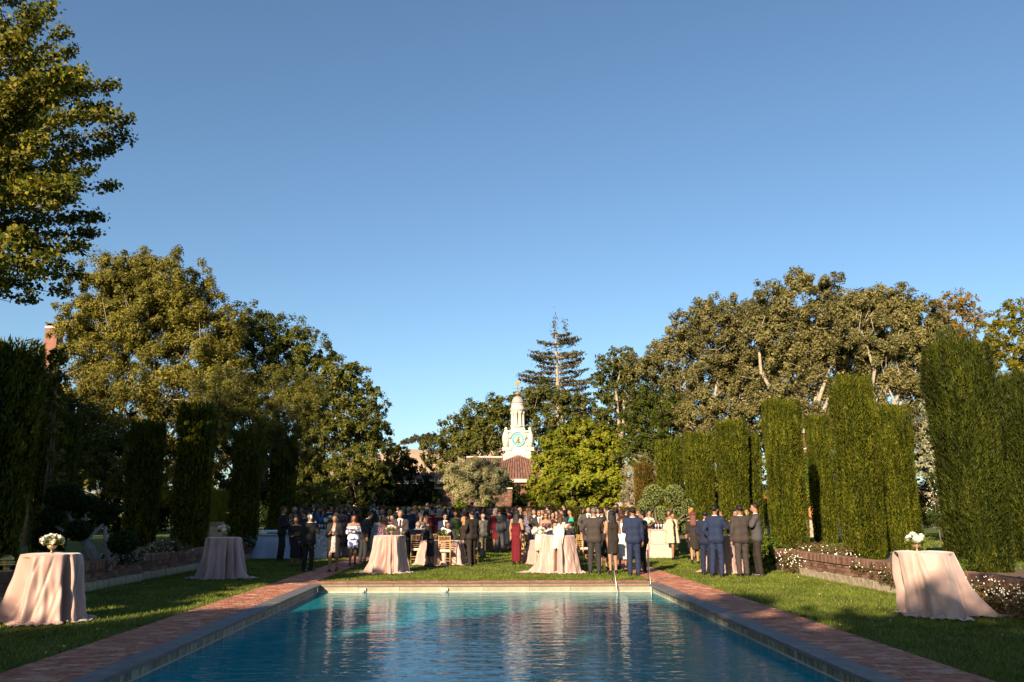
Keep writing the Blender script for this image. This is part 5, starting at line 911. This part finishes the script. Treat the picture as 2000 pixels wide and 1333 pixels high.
for px, yt, Y in ((571,1003,30),(577,992,33),(586,990,32),(593,988,31),(597,998,28.5),(606,994,32),(612,984,38),(626,982,38.5),(632,986,35),(640,986,33),(648,988,36),(657,989,32.5),(664,986,38),(668,990,31.5),(675,984,39),(680,990,33),(684,983,41),(693,994,30.5),(700,987,36),(724,986,43),(730,984,44),(737,988,43),(749,986,43.5),(772,1000,31),(776,990,42),(806,990,36),(812,987,40),(817,994,34),(826,988,38),(833,994,31),(836,982,42),(843,984,39),(848,988,36),(853,979,43),(858,994,33),(863,986,40),(877,980,39),(883,990,36),(901,993,34),(908,996,33),(915,986,38),(921,982,38.5),(926,986,36.5),(931,990,38),(940,990,34),(957,982,38),(965,983,41),(969,992,34),(992,990,36),(1000,990,40),(1006,989,37.5),(1016,991,34),(1022,990,39),(1030,990,36),(1036,992,32),(1044,994,31.5),(1058,996,32.5),(1068,985,38),(1072,995,33.5),(1086,997,31.5),(1091,994,34),(1098,996,30),(1165,985,38),(1169,992,33),(1176,995,29),(1183,990,31),(1188,997,27.6),(1192,992,34),(1201,991,33),(1206,984,38.5),(1209,989,36),(1213,997,28),(1221,993,33),(1228,997,29.5),(1246,993,34),(1266,996,30),(1273,1001,33)):
    spots.append((px, yt, Y))
def anchor(px):
    for lim, s in ((600, 'behind the table of glasses'), (640, 'behind the damask bar'), (672, 'beyond the woman in sequins'), (702, 'beyond the woman in the flowered dress'), (775, 'in shade behind the central pink table'), (830, 'behind the bald seated man'), (866, 'behind the woman in black sequins'), (905, 'around the woman in olive green'), (950, 'behind the old man in khaki'), (1005, 'behind the man in the grey suit'), (1040, 'behind the woman in red'), (1075, 'behind the man with a phone'), (1130, 'left of the woman in turquoise'), (1195, 'behind the hand on hip man'), (1235, 'left of the man in bright navy')):
        if px < lim: return s
    return 'right of the man in bright navy'
used = {}
for i, (px, yt, Y) in enumerate(spots):
    k = rnd.randrange(7); a = dict(ARCH[k]); z = .3 if Y > 37.2 else 0; col = rnd.choice(FT if a.get('fem') else TOPS); hcx = rnd.choice(['k', 'k', 'k', 'b', 'k', 'k', 'b', 'g', 'k', 'w', 'b']); side = rnd.choice([0, 20, -30, 180, 160, 200, 90, -90, 120, -120])
    view = 'seen from behind' if abs((side+180) % 360-180) < 60 else ('facing forward' if abs(side) > 140 else ('turned left' if side > 0 else 'turned right'))
    lab = f"{HN[hcx]} haired {'woman' if a.get('fem') else 'man'} in {NAMEC[col]}, {view}, {anchor(px)}"; q = used.get(lab, 0); used[lab] = q+1
    if q: lab = lab.replace(', '+view, ', '+view+', '+('farther right' if q == 1 else 'farthest right'))
    x = at(px, 1003, Y)[0]; t_ = person(lab, (x, Y, z), side, a, rnd.randrange(3), hcx, col, rnd.choice(['black', 'char', col]), 'white', rnd.choice(['black', 'maroon', 'navy']), group='guests in the back of the crowd')
    want = at(px, yt, Y)[2]-z; s = max(.9, min(1.1, want/1.72)); t_.scale = (s, s, s); t_.rotation_euler = (rnd.uniform(-.03, .03), rnd.uniform(-.035, .035), t_.rotation_euler[2]+rnd.uniform(-.3, .3))
# ============================================================ tables, chairs, flowers
def clothmat(name, c, sheen=.4, rough=.5):
    if name in MC: return MC[name]
    t = NT(name); f = t.noise(3, t.coord(True), 3); t.l(t.ramp(f, [(.3, vary(c, .93)), (.7, vary(c, 1.05))]), t.b.inputs['Base Color']); t.b.inputs['Roughness'].default_value = rough; t.b.inputs['Specular IOR Level'].default_value = .35
    t.b.inputs['Sheen Weight'].default_value = sheen; t.bump(t.noise(5, t.coord(True, (1, 1, .25)), 2), .18, .03); MC[name] = t.m; return t.m
PINK = clothmat('pink_satin', (.42, .26, .22)); PINK_SHADED = clothmat('shaded_pink_satin', (.33, .22, .23)); CREAMC = clothmat('cream_cloth', (.42, .38, .33)); BLUEC = clothmat('pale_blue_cloth', (.30, .36, .48))  # second satin is the same pink with shade put into its colour
def draped(label, x, y, R0, H, m, seed, folds=9, R1=1.35, tails=(), name='cocktail_table', sqz=1., sh=0.):
    """round bar table under a floor length cloth: sharp folds growing downwards, hem puddled on the grass"""
    rng = np.random.default_rng(seed); t = thing(name, label, 'table', (x, y, 0)); n = 240; rows = 36; q = np.arange(n)*2*math.pi/n; V = []
    k = [(folds, rng.uniform(0, 6.28), 1.), (folds*2+1, rng.uniform(0, 6.28), .35), (int(folds*.6), rng.uniform(0, 6.28), .7)]
    qq = q+.25*np.sin(q*2+seed)+.15*np.sin(q*5+seed*2); w0 = sum(a*np.sin(f*qq+p) for f, p, a in k); w0 = w0/1.5; w0 = w0-.35*np.abs(w0)
    for i in range(rows+1):
        if i <= 6: r = R0*(i/6); z = H+.004*(i < 6)-.004*(i == 6); V.append(np.stack([r*np.cos(q), r*np.sin(q)*sqz, np.full(n, z)], 1)); continue
        v = (i-6)/(rows-6-4) if i <= rows-4 else 1.; r = R0*(1+(R1-1)*(v**1.5))+.012*min(1, v*8)
        amp = R0*.5*(v**.6)*(1-.4*v); rr = r+amp*w0*(.9+.2*np.sin(q*3+v*4+seed))+.012*np.sin(v*14+q*11+seed)*v-.020*min(1, v*6)*np.exp(-((np.mod(q*folds/6.283*1.7+v*1.3*np.sin(seed), 1)-.5)/.10)**2)+.010*v*np.sin(q*folds*3.3+2.5*np.sin(v*5+seed))
        z = H*(1-v)+.012; zz = np.full(n, max(z, .012))
        if i > rows-4:
            e = (i-(rows-4))/4; rr = rr+e*(.07+.09*np.clip(np.sin(q*3+seed)+.5*np.sin(q*7+seed*3), 0, 2)); zz = .012+.05*np.clip(np.sin(e*3.1+q*9+seed), 0, 1)*(1-e)+.012*(1+np.sin(q*31+e*5)); 
        for qa, ln, wd in tails: dq = np.angle(np.exp(1j*(q-qa))); b = np.exp(-(dq/wd)**2); rr = rr+b*ln*max(0, v-.35)**2*1.1+(b*ln*.35*((i-(rows-4))/4) if i > rows-4 else 0)
        V.append(np.stack([rr*np.cos(q)+sh*v, rr*np.sin(q)*sqz, zz], 1))
    V = np.concatenate(V); a = np.arange(rows)[:, None]*n+np.arange(n)[None]; b = np.arange(rows)[:, None]*n+(np.arange(n)[None]+1) % n; Fs = np.stack([a, b, b+n, a+n], -1).reshape(-1, 4)[n:]
    F0 = np.stack([np.zeros(n, int), n+np.arange(n), n+(np.arange(n)+1) % n], 1); obj('tablecloth', mesh('tablecloth', V, [Fs, F0], True), m, t)
    mb = MB(); mb.lathe([(R0-.02, H-.04), (R0-.02, H-.012)], 24); mb.build('table_top', mat('plywood', (.4, .28, .16), .6), t); mb = MB(); mb.lathe([(.04, .03), (.04, H-.04)], 10); mb.build('pedestal', SHOEM, t); mb = MB(); mb.lathe([(.28, 0), (.27, .02), (.05, .04)], 16); mb.build('base', SHOEM, t); return t
def tpos(px, yb): return gp(px, yb)
ROSE = mat('cream_rose', (.78, .68, .56), .7, .08, 20); ROSEW = mat('white_rose', (.82, .80, .72), .7, .06, 20); STEMG = leafmat('bouquet_leaf', [(.06, .10, .02), (.12, .16, .03), (.18, .20, .06)], .25)
mb = MB(); rng = np.random.default_rng(2)
for j, (rr, nn, zz) in enumerate(((.008, 3, .016), (.018, 5, .010), (.028, 6, .0), (.034, 7, -.012))):
    for k in range(nn):
        a = 2*math.pi*k/nn+j; u = np.array((math.cos(a), math.sin(a), 0)); s = np.array((-math.sin(a), math.cos(a), 0)); c = u*rr+np.array((0, 0, zz)); w_ = .014+rr*.35; mb.add([c-s*w_-u*.004-np.array((0, 0, .012)), c+s*w_-u*.004-np.array((0, 0, .012)), c+s*w_*.8+u*.012+np.array((0, 0, .014)), c+u*.018+np.array((0, 0, .02)), c-s*w_*.8+u*.012+np.array((0, 0, .014))], [(0, 1, 2, 3, 4)])
mb.ball((0, 0, .0), (.018, .018, .022), 7, 5); ROSEM = mb.mesh('rose', False); ROSEM.materials.append(ROSE)
def bouquet(label, x, y, z, s=1., seed=0, vase='compote', n=13, white=.5):
    rng = np.random.default_rng(seed); t = thing('flower_arrangement', label, 'flowers', (x, y, z), rng.uniform(0, 6), 'flower arrangements on the tables'); mb = MB()
    mb.lathe([(.05*s, 0), (.045*s, .008), (.012*s, .03*s), (.014*s, .06*s), (.06*s, .09*s), (.085*s, .13*s), (.08*s, .135*s)] if vase == 'compote' else [(.05*s, 0), (.055*s, .02), (.06*s, .12*s), (.05*s, .13*s)], 16); mb.build('vase', mat('brass_vase', (.5, .36, .2), .35, .1, metal=.6), t, True)
    m = 360; d = rng.normal(size=(m, 3)); d[:, 2] = np.abs(d[:, 2])*.8-.15; d /= np.linalg.norm(d, axis=1)[:, None]; P = np.array((0, 0, .17*s))+d*np.array((.17, .15, .13))*s*rng.uniform(.5, 1.15, (m, 1)); V, Fs = leaves(P, None, .045*s**.5, rng, True, asp=.6); obj('leaves', mesh('leaves', V, Fs), STEMG, t)
    for i in range(n):
        d = rng.normal(size=3); d[2] = abs(d[2])+.1; d /= np.linalg.norm(d); o = bpy.data.objects.new('blossom', ROSEM); COL.objects.link(o); o.parent = t; k = s*rng.uniform(.7, 1.45); o.scale = (k, k, k); o.location = np.array((0, 0, .18*s))+d*np.array((.16, .14, .12))*s*rng.uniform(.85, 1.1); o.rotation_euler = Vector(d).to_track_quat('Z', 'Y').to_euler()
        if rng.uniform() < white: o.material_slots[0].link = 'OBJECT'; o.material_slots[0].material = ROSEW
    return t
TH = 1.0
x, y = -6.72, 12.95; draped('nearest pink draped table on the left, lit from the left, wadded hem in front', x, y, .41, TH, PINK, 1, 8, 1.28, ((3.5, .28, .25), (-.35, .05, .2)), sh=0.); bouquet('cream roses in a brass bowl on the nearest left pink table', x, y, TH, .92, 1, n=15)
x, y = -6.68, 21.1; draped('shade tinted pink draped table standing by the left wall', x, y, .43, TH, PINK_SHADED, 2, 9, 1.25, ((-.25, .45, .2), (3.4, .35, .2))); bouquet('white roses on the shade tinted pink table', x, y, TH, .95, 2, white=1.)
x, y = -2.68, 22.8; draped('pink draped table in full sun in the middle, left of the seated guests', x, y, .42, TH, PINK, 3, 8, 1.32, ((3.35, .3, .2), (-.2, .1, .25))); bouquet('low spray of green and white flowers on the central pink table', x+.05, y, TH, .85, 3, n=12)
x, y = 2.0, 22.8; draped('pink draped table piled with coats and bags beside the woman in the lace top', x, y, .47, TH, PINK, 4, 8, 1.35, ((3.3, .9, .13), (1.5, .2, .3)))
x, y = 6.5, 22.5; draped('narrow pink draped table between the two right hand suits', x, y, .40, TH, PINK, 5, 8, 1.3); bouquet('white flowers on the table between the right hand suits', x, y, TH, .8, 5, white=1.)
x, y = 7.12, 13.2; draped('large pale pink draped table on the right lawn, long tail of cloth trailing right', x, y, .435, TH, clothmat('pale_pink_satin', (.44, .30, .26)), 6, 5, 1.2, ((-.25, .65, .16), (.3, .12, .4)), sh=.16); bouquet('white flowers in a small copper bowl on the right hand pink table', x-.1, y, TH, .9, 6, n=15, white=.9)
# low dining tables among the seated guests
for x, Y, lab, sd in ((at(862, 1003, 26.2)[0], 26.2, 'low pink table the left seated guests sit round', 7), (at(1073, 1003, 26.6)[0], 26.6, 'low pink table the right seated guests sit round', 8)): draped(lab, x, Y, .62, .75, PINK, sd, 10, 1.15, name='dining_table')
xa = at(1052, 1003, 26.4)[0]; bouquet('white roses at the left of the right low table', xa, 26.4, .75, 1.25, 11, white=.8, n=18); bouquet('cream roses beside the white ones on the right low table', at(1076, 1003, 26.5)[0], 26.5, .75, 1.1, 12, n=16); bouquet('tall spray of cream flowers beyond the coats', at(1102, 1003, 26.9)[0], 26.9, .75, 1.5, 13, n=14); bouquet('white and black flowers on the left low table', at(866, 1003, 26.1)[0], 26.1, .75, 1.2, 14, white=1.)
# coats and bags on the table
x, y = 2.0, 22.8; mb = MB(); V = []; n = 14
for i in range(18):
    u = i/17; zz = TH+.03+.16*math.sin(min(1, u*2.2)*3.0)*(u < .55) if u < .5 else TH+.03-(u-.5)*.75; yy = .2-.66*min(1, u*2)-.03*(u > .5)
    for j in range(n): v = j/(n-1)-.5; V.append((v*(.30-.05*u)+.12*(1-u)*1.0-.02, yy-.015*math.sin(v*22+u*4), zz+.03*math.sin(v*15+u*9)+(.1*(1-abs(v)*2) if u < .3 else 0)))
mb.add(V, [(i*n+j, i*n+j+1, (i+1)*n+j+1, (i+1)*n+j) for i in range(17) for j in range(n-1)]); o = mb.build('white_coat', clothmat('white_wool', (.6, .58, .5), .6, .9), None, True, (x-.05, y, 0)); md = o.modifiers.new('thick', 'SOLIDIFY'); md.thickness = .02; tag(o, 'white coat slung over the table with the bags', 'coat')
def bag(label, x, y, z, s, m):
    t = thing('handbag', label, 'handbag', (x, y, z)); mb = MB(); mb.box((0, 0, s[2]/2), s, top=.8); mb.build('bag_body', m, t); mb = MB(); a = np.linspace(0, math.pi, 9); mb.tube([(s[0]*.32*math.cos(q), 0, s[2]*.95+s[2]*.5*math.sin(q)) for q in a], .009, 5); mb.build('handle', m, t); return t
bag('black handbag on the pink table right of the white coat', x+.22, y-.1, TH+.01, (.26, .13, .13), SHOEM); bag('dark clutch bag at the right edge of the pink table with coats', x+.36, y+.12, TH+.01, (.18, .1, .18), mat('bag_blue', (.02, .02, .03), .4))
bag('black bag on the narrow table between the right hand suits', 6.3, 22.1, TH+.01, (.24, .12, .12), SHOEM)
# chiavari chairs
WOOD = mat('gold_wood', (.46, .27, .11), .45, .15, 12); SEATM = mat('ivory_cushion', (.72, .64, .5), .8, .05)
def chair(label):
    t = thing('banquet_chair', label, 'chair', (0, 0, 0), 0, 'wooden chairs round the low tables'); r = .014
    for sx in (-1, 1):
        mb = MB(); mb.tube([(sx*.185, -.21, 0), (sx*.18, -.19, .45), (sx*.175, -.23, .92)], [.013, .017, .012], 7); mb.build('back_leg', WOOD, t, True); mb = MB(); mb.tube([(sx*.19, .2, 0), (sx*.185, .19, .43)], [.012, .017], 7); mb.build('front_leg', WOOD, t, True)
        for z in (.16, .27): mb = MB(); mb.tube([(sx*.186, -.2, z), (sx*.188, .195, z)], .009, 5); mb.build('side_stretcher', WOOD, t)
    for z in (.16, .24): mb = MB(); mb.tube([(-.187, .195, z), (.187, .195, z)], .009, 5); mb.build('stretcher', WOOD, t); mb = MB(); mb.tube([(-.183, -.2, z), (.183, -.2, z)], .009, 5); mb.build('stretcher', WOOD, t)
    mb = MB(); mb.box((0, 0, .44), (.40, .41, .03)); mb.build('seat', WOOD, t); mb = MB(); mb.box((0, .005, .475), (.39, .38, .04), top=.93); mb.build('cushion', SEATM, t)
    for z, y in ((.56, -.198), (.62, -.203), (.68, -.208), (.75, -.214), (.90, -.228)): mb = MB(); mb.tube([(-.178, y, z), (.178, y, z)], .010, 6); mb.build('back_rail', WOOD, t)
    for k in range(7): q = -.135+.045*k; mb = MB(); mb.tube([(q, -.214, .75), (q, -.228, .90)], .0075, 5); mb.build('spindle', WOOD, t)
    return t
c0 = None
for px, yf, Y, head, lab in ((815, 1102, None, -5, 'wooden chair under the bald man in the navy blazer'), (834, 1100, None, 60, 'empty reddish wooden chair right of the bald man'), (868, 1106, None, 0, 'gilt chair right in front of the woman in white lace'), (917, 1102, None, 62, 'wooden chair under the seated man in grey with a phone'), (898, None, 26.6, -140, 'empty bamboo coloured chair behind the seated man in grey'), (876, None, 26.9, 180, 'chair under the bearded man at the left low table'), (1041, 1100, None, -75, 'wooden chair under the woman in the lace top'), (1021, 1098, None, 100, 'chair with a black shawl hung over it left of the lace top'), (1061, 1104, None, -10, 'gilt chair with white coats hung on it, left of the coat table'), (1084, None, 25.6, 180, 'chair under the smiling man in navy'), (1115, None, 24.9, 80, 'chair under the person in black in profile'), (1022, None, 28, 150, 'empty gilt chair beyond the red dress'), (852, None, 27.6, -170, 'dark wooden chair at the far side of the left low table'), (1142, 1100, None, -60, 'gilt chair right of the table with the coats')):
    x, y = gp(px, yf) if yf else (at(px, 1003, Y)[0], Y)
    if c0 is None: c0 = chair(lab); c0.location = (x, y, 0); c0.rotation_euler = (0, 0, R(head))
    else: copy_to(c0, (x, y, 0), R(head), lab)
def drape_back(label, px, yf, head, m, name, L=.8, w_=.40):
    x, y = gp(px, yf); n = 12; V = []
    for i in range(14):
        u = i/13
        for j in range(n): v = j/(n-1)-.5; V.append((v*w_*(1+.15*u), -.26-.05*math.sin(u*3)-.015*math.sin(v*25+u*3) if u > .12 else -.20-.5*u, .95-max(0, u-.08)*L+.01*math.sin(v*20)))
    o = MB().add(V, [(i*n+j, i*n+j+1, (i+1)*n+j+1, (i+1)*n+j) for i in range(13) for j in range(n-1)]).build(name, m, None, True, (x, y, 0)); o.rotation_euler = (0, 0, R(head)); md = o.modifiers.new('thick', 'SOLIDIFY'); md.thickness = .015; tag(o, label, 'shawl' if name == 'shawl' else 'coat')
t = NT('shawl_fabric'); f = t.noise(11, t.coord(True), 3, .5); t.l(t.ramp(f, [(.56, (.03, .02, .015)), (.60, (.5, .36, .16))]), t.b.inputs['Base Color']); drape_back('black shawl with gold flowers hanging over a chair back beside the red dress', 1021, 1098, 15, t.m, 'shawl', .85)
drape_back('cream coats hanging over the gilt chair left of the coat table', 1061, 1104, -10, CREAMC, 'draped_coat', .55)
# glasses
GLASS = NT('glass'); GLASS.b.inputs['Base Color'].default_value = (.75, .82, .9, 1); GLASS.b.inputs['Roughness'].default_value = .08; GLASS.b.inputs['Alpha'].default_value = .45; GLASS.b.inputs['Specular IOR Level'].default_value = .9; GLASS = GLASS.m
mb = MB(); mb.lathe([(.032, 0), (.03, .003), (.004, .01), (.004, .08), (.025, .10), (.034, .14), (.030, .19)], 10); WG = mb.mesh('wine_glass', True); WG.materials.append(GLASS)
def glass(label, x, y, z, group, s=1.):
    o = bpy.data.objects.new('wine_glass', WG); COL.objects.link(o); o.location = (x, y, z); o.scale = (s, s, s); return tag(o, label, 'glass', group)
# buffet of glasses, left
xb, yb = gp(530, 1092); yb += .35; t = thing('buffet_table', 'pale blue clothed table crowded with glasses behind the shade tinted pink table', 'table', (xb, yb, 0)); mb = MB(); n = 60; V = []; W_, D2_ = .55, .36
for i in range(9):
    v = i/8
    for k in range(n):
        q = 2*math.pi*k/n; c, s = math.cos(q), math.sin(q); e = 1/((abs(c)**8+abs(s)**8)**.125); ww = 1+.42*v*v*(abs(c*s)*2)**1.5+.08*v; r_ = 1+.05*v*math.sin(k*1.9); V.append((c*e*W_*ww*r_, s*e*D2_*ww*r_, .82*(1-v)+.012))
mb.add(V, [(i*n+k, i*n+(k+1) % n, (i+1)*n+(k+1) % n, (i+1)*n+k) for i in range(8) for k in range(n)]+[tuple(range(n))]); mb.build('tablecloth', BLUEC, t, True)
for i in range(13):
    for j in range(4): glass('wine glass upside down in the rows on the pale blue table', xb-.50+i*.083, yb-.28+j*.18, .835, 'rows of glasses on the pale blue table', .85)
t = thing('waste_bin', 'bright blue lined dark bin at the end of the glasses table', 'bin', (xb+.93, yb-.1, 0)); mb = MB(); mb.lathe([(.17, 0), (.21, .55)], 20); mb.build('bin_body', mat('bin_blue', (.01, .015, .06), .5), t); mb = MB(); mb.lathe([(.20, .45), (.235, .50), (.22, .62), (.20, .60)], 20); mb.build('bin_liner', mat('liner_blue', (.02, .12, .40), .5), t)
# damask bar
t_ = NT('damask'); w1 = t_.n('ShaderNodeTexNoise'); w1.inputs['Scale'].default_value = 2.2; w1.inputs['Detail'].default_value = 0; t_.l(t_.coord(True), w1.inputs['Vector']); wv = t_.n('ShaderNodeMath', operation='SINE'); ml = t_.n('ShaderNodeMath', operation='MULTIPLY'); ml.inputs[1].default_value = 60; t_.l(w1.outputs['Fac'], ml.inputs[0]); t_.l(ml.outputs[0], wv.inputs[0]); t_.l(t_.ramp(wv.outputs[0], [(.3, (.36, .35, .38)), (.6, (.62, .60, .62))]), t_.b.inputs['Base Color']); t_.b.inputs['Roughness'].default_value = .6; DAM = t_.m
def bar(label, xc, yc, W, m, side=None, name='bar_table'):
    t = thing(name, label, 'bar table', (xc, yc, 0)); mb = MB(); mb.box((0, 0, .5), (W, .6, .96), top=1); mb.build('bar_core', m, t)
    mb = MB(); mb.box((0, -.315, .245), (W+.16, .03, .49)); mb.build('lower_panel', m, t); mb = MB(); mb.box((0, -.32, .745), (W+.05, .03, .49)); mb.build('upper_panel', m, t); mb = MB(); mb.box((0, 0, 1.0), (W+.1, .72, .03)); mb.build('counter', m, t); return t
xc, yc = gp(615, 1093); yc += .36; bar('white damask patterned bar counter behind the man in the black suit', xc+.1, yc, .95, DAM); bouquet('big white roses on the damask bar', xc+.42, yc-.1, 1.02, 1.5, 21, white=.9, n=18)
for k in range(6): glass('stemmed glass on the damask bar', xc-.25+.1*k, yc-.15+.07*(k % 2), 1.02, 'glasses on the damask bar')
# white bar on the right
xc, yc = gp(1292, 1091); yc += .36; bar('white bar table stacked with bottles beside the woman in the cape', xc, yc, .62, CREAMC); draped('pink cloth draped round table at the left end of the white bar', xc-.55, yc+.1, .30, 1.0, PINK, 31, 6, 1.2, ((3.6, .2, .4),)); bouquet('white flowers on the white bar, in front of the cloud pruned bush', xc-.35, yc-.05, 1.02, 1.3, 22, white=1., n=18)
BOT = [mat('bottle_dark', (.02, .008, .006), .15, .1), mat('bottle_rose', (.4, .12, .1), .2, .1), mat('bottle_green', (.02, .05, .02), .15, .1)]
mb = MB(); mb.lathe([(.036, 0), (.038, .01), (.038, .17), (.030, .20), (.013, .23), (.013, .29), (.015, .295), (.014, .305)], 12); BM = mb.mesh('bottle', True); BM.materials.append(BOT[0])
for k, (dx, dy, c, lab) in enumerate(((-.12, -.2, 0, 'dark wine bottle nearest the flowers on the white bar'), (-.03, -.12, 1, 'rose wine bottle second from the flowers on the white bar'), (.04, -.2, 0, 'dark wine bottle in the middle of the white bar'), (.12, -.1, 2, 'green bottle in the middle of the white bar'), (.19, -.2, 1, 'rose wine bottle near the cape end of the white bar'), (.27, -.14, 0, 'dark wine bottle nearest the woman in the cape'))):
    o = bpy.data.objects.new('wine_bottle', BM); COL.objects.link(o); o.location = (xc+dx, yc+dy, 1.016); o.material_slots[0].link = 'OBJECT'; o.material_slots[0].material = BOT[c]; tag(o, lab, 'bottle', 'bottles on the white bar')
for k in range(5): glass('stemmed glass in front of the bottles on the white bar', xc-.15+.1*k, yc-.29, 1.016, 'glasses on the white bar')
glass('wine glass held up by the grey haired man in black', *(lambda p: (p[0], p[1], p[2]))(at(607, 1020, 22.85)), 'glasses in the hands of guests')
xg, yg = -2.38, 22.95; glass('red wine glass on the central pink table by the man with a tie', xg, yg, TH+.004, 'glasses on the pink tables')
# bags, lantern
t = thing('shoulder_bag', 'grey shoulder bag hanging beside the woman in the sequined dress', 'handbag', (*gp(665, 1117)[:2], .42)); t.location[1] += .3; mb = MB(); mb.box((0, 0, .12), (.30, .12, .24), top=.85); mb.build('bag_body', mat('bag_taupe', (.10, .08, .09), .6), t); mb = MB(); mb.tube([(-.12, 0, .22), (-.06, 0, .55), (.0, 0, .95), (.06, 0, .55), (.12, 0, .22)], .008, 5); mb.build('strap', SHOEM, t)
bx, by = at(1322, 1003, 27.9)[:2]; 
p = g3(12, 1112, -8.47); t = thing('garden_lantern', 'small brass dome lantern standing on the wall at the left edge', 'lantern', (p[0], p[1], .60)); mb = MB(); mb.lathe([(.10, 0), (.11, .02), (.05, .03), (.05, .10), (.14, .11), (.15, .125), (.05, .14), (.13, .15), (.14, .165), (.04, .18), (.12, .19), (.10, .24), (.05, .275), (.01, .285)], 20); mb.build('lantern_body', mat('brass', (.5, .38, .14), .35, .1, metal=.7), t, True)
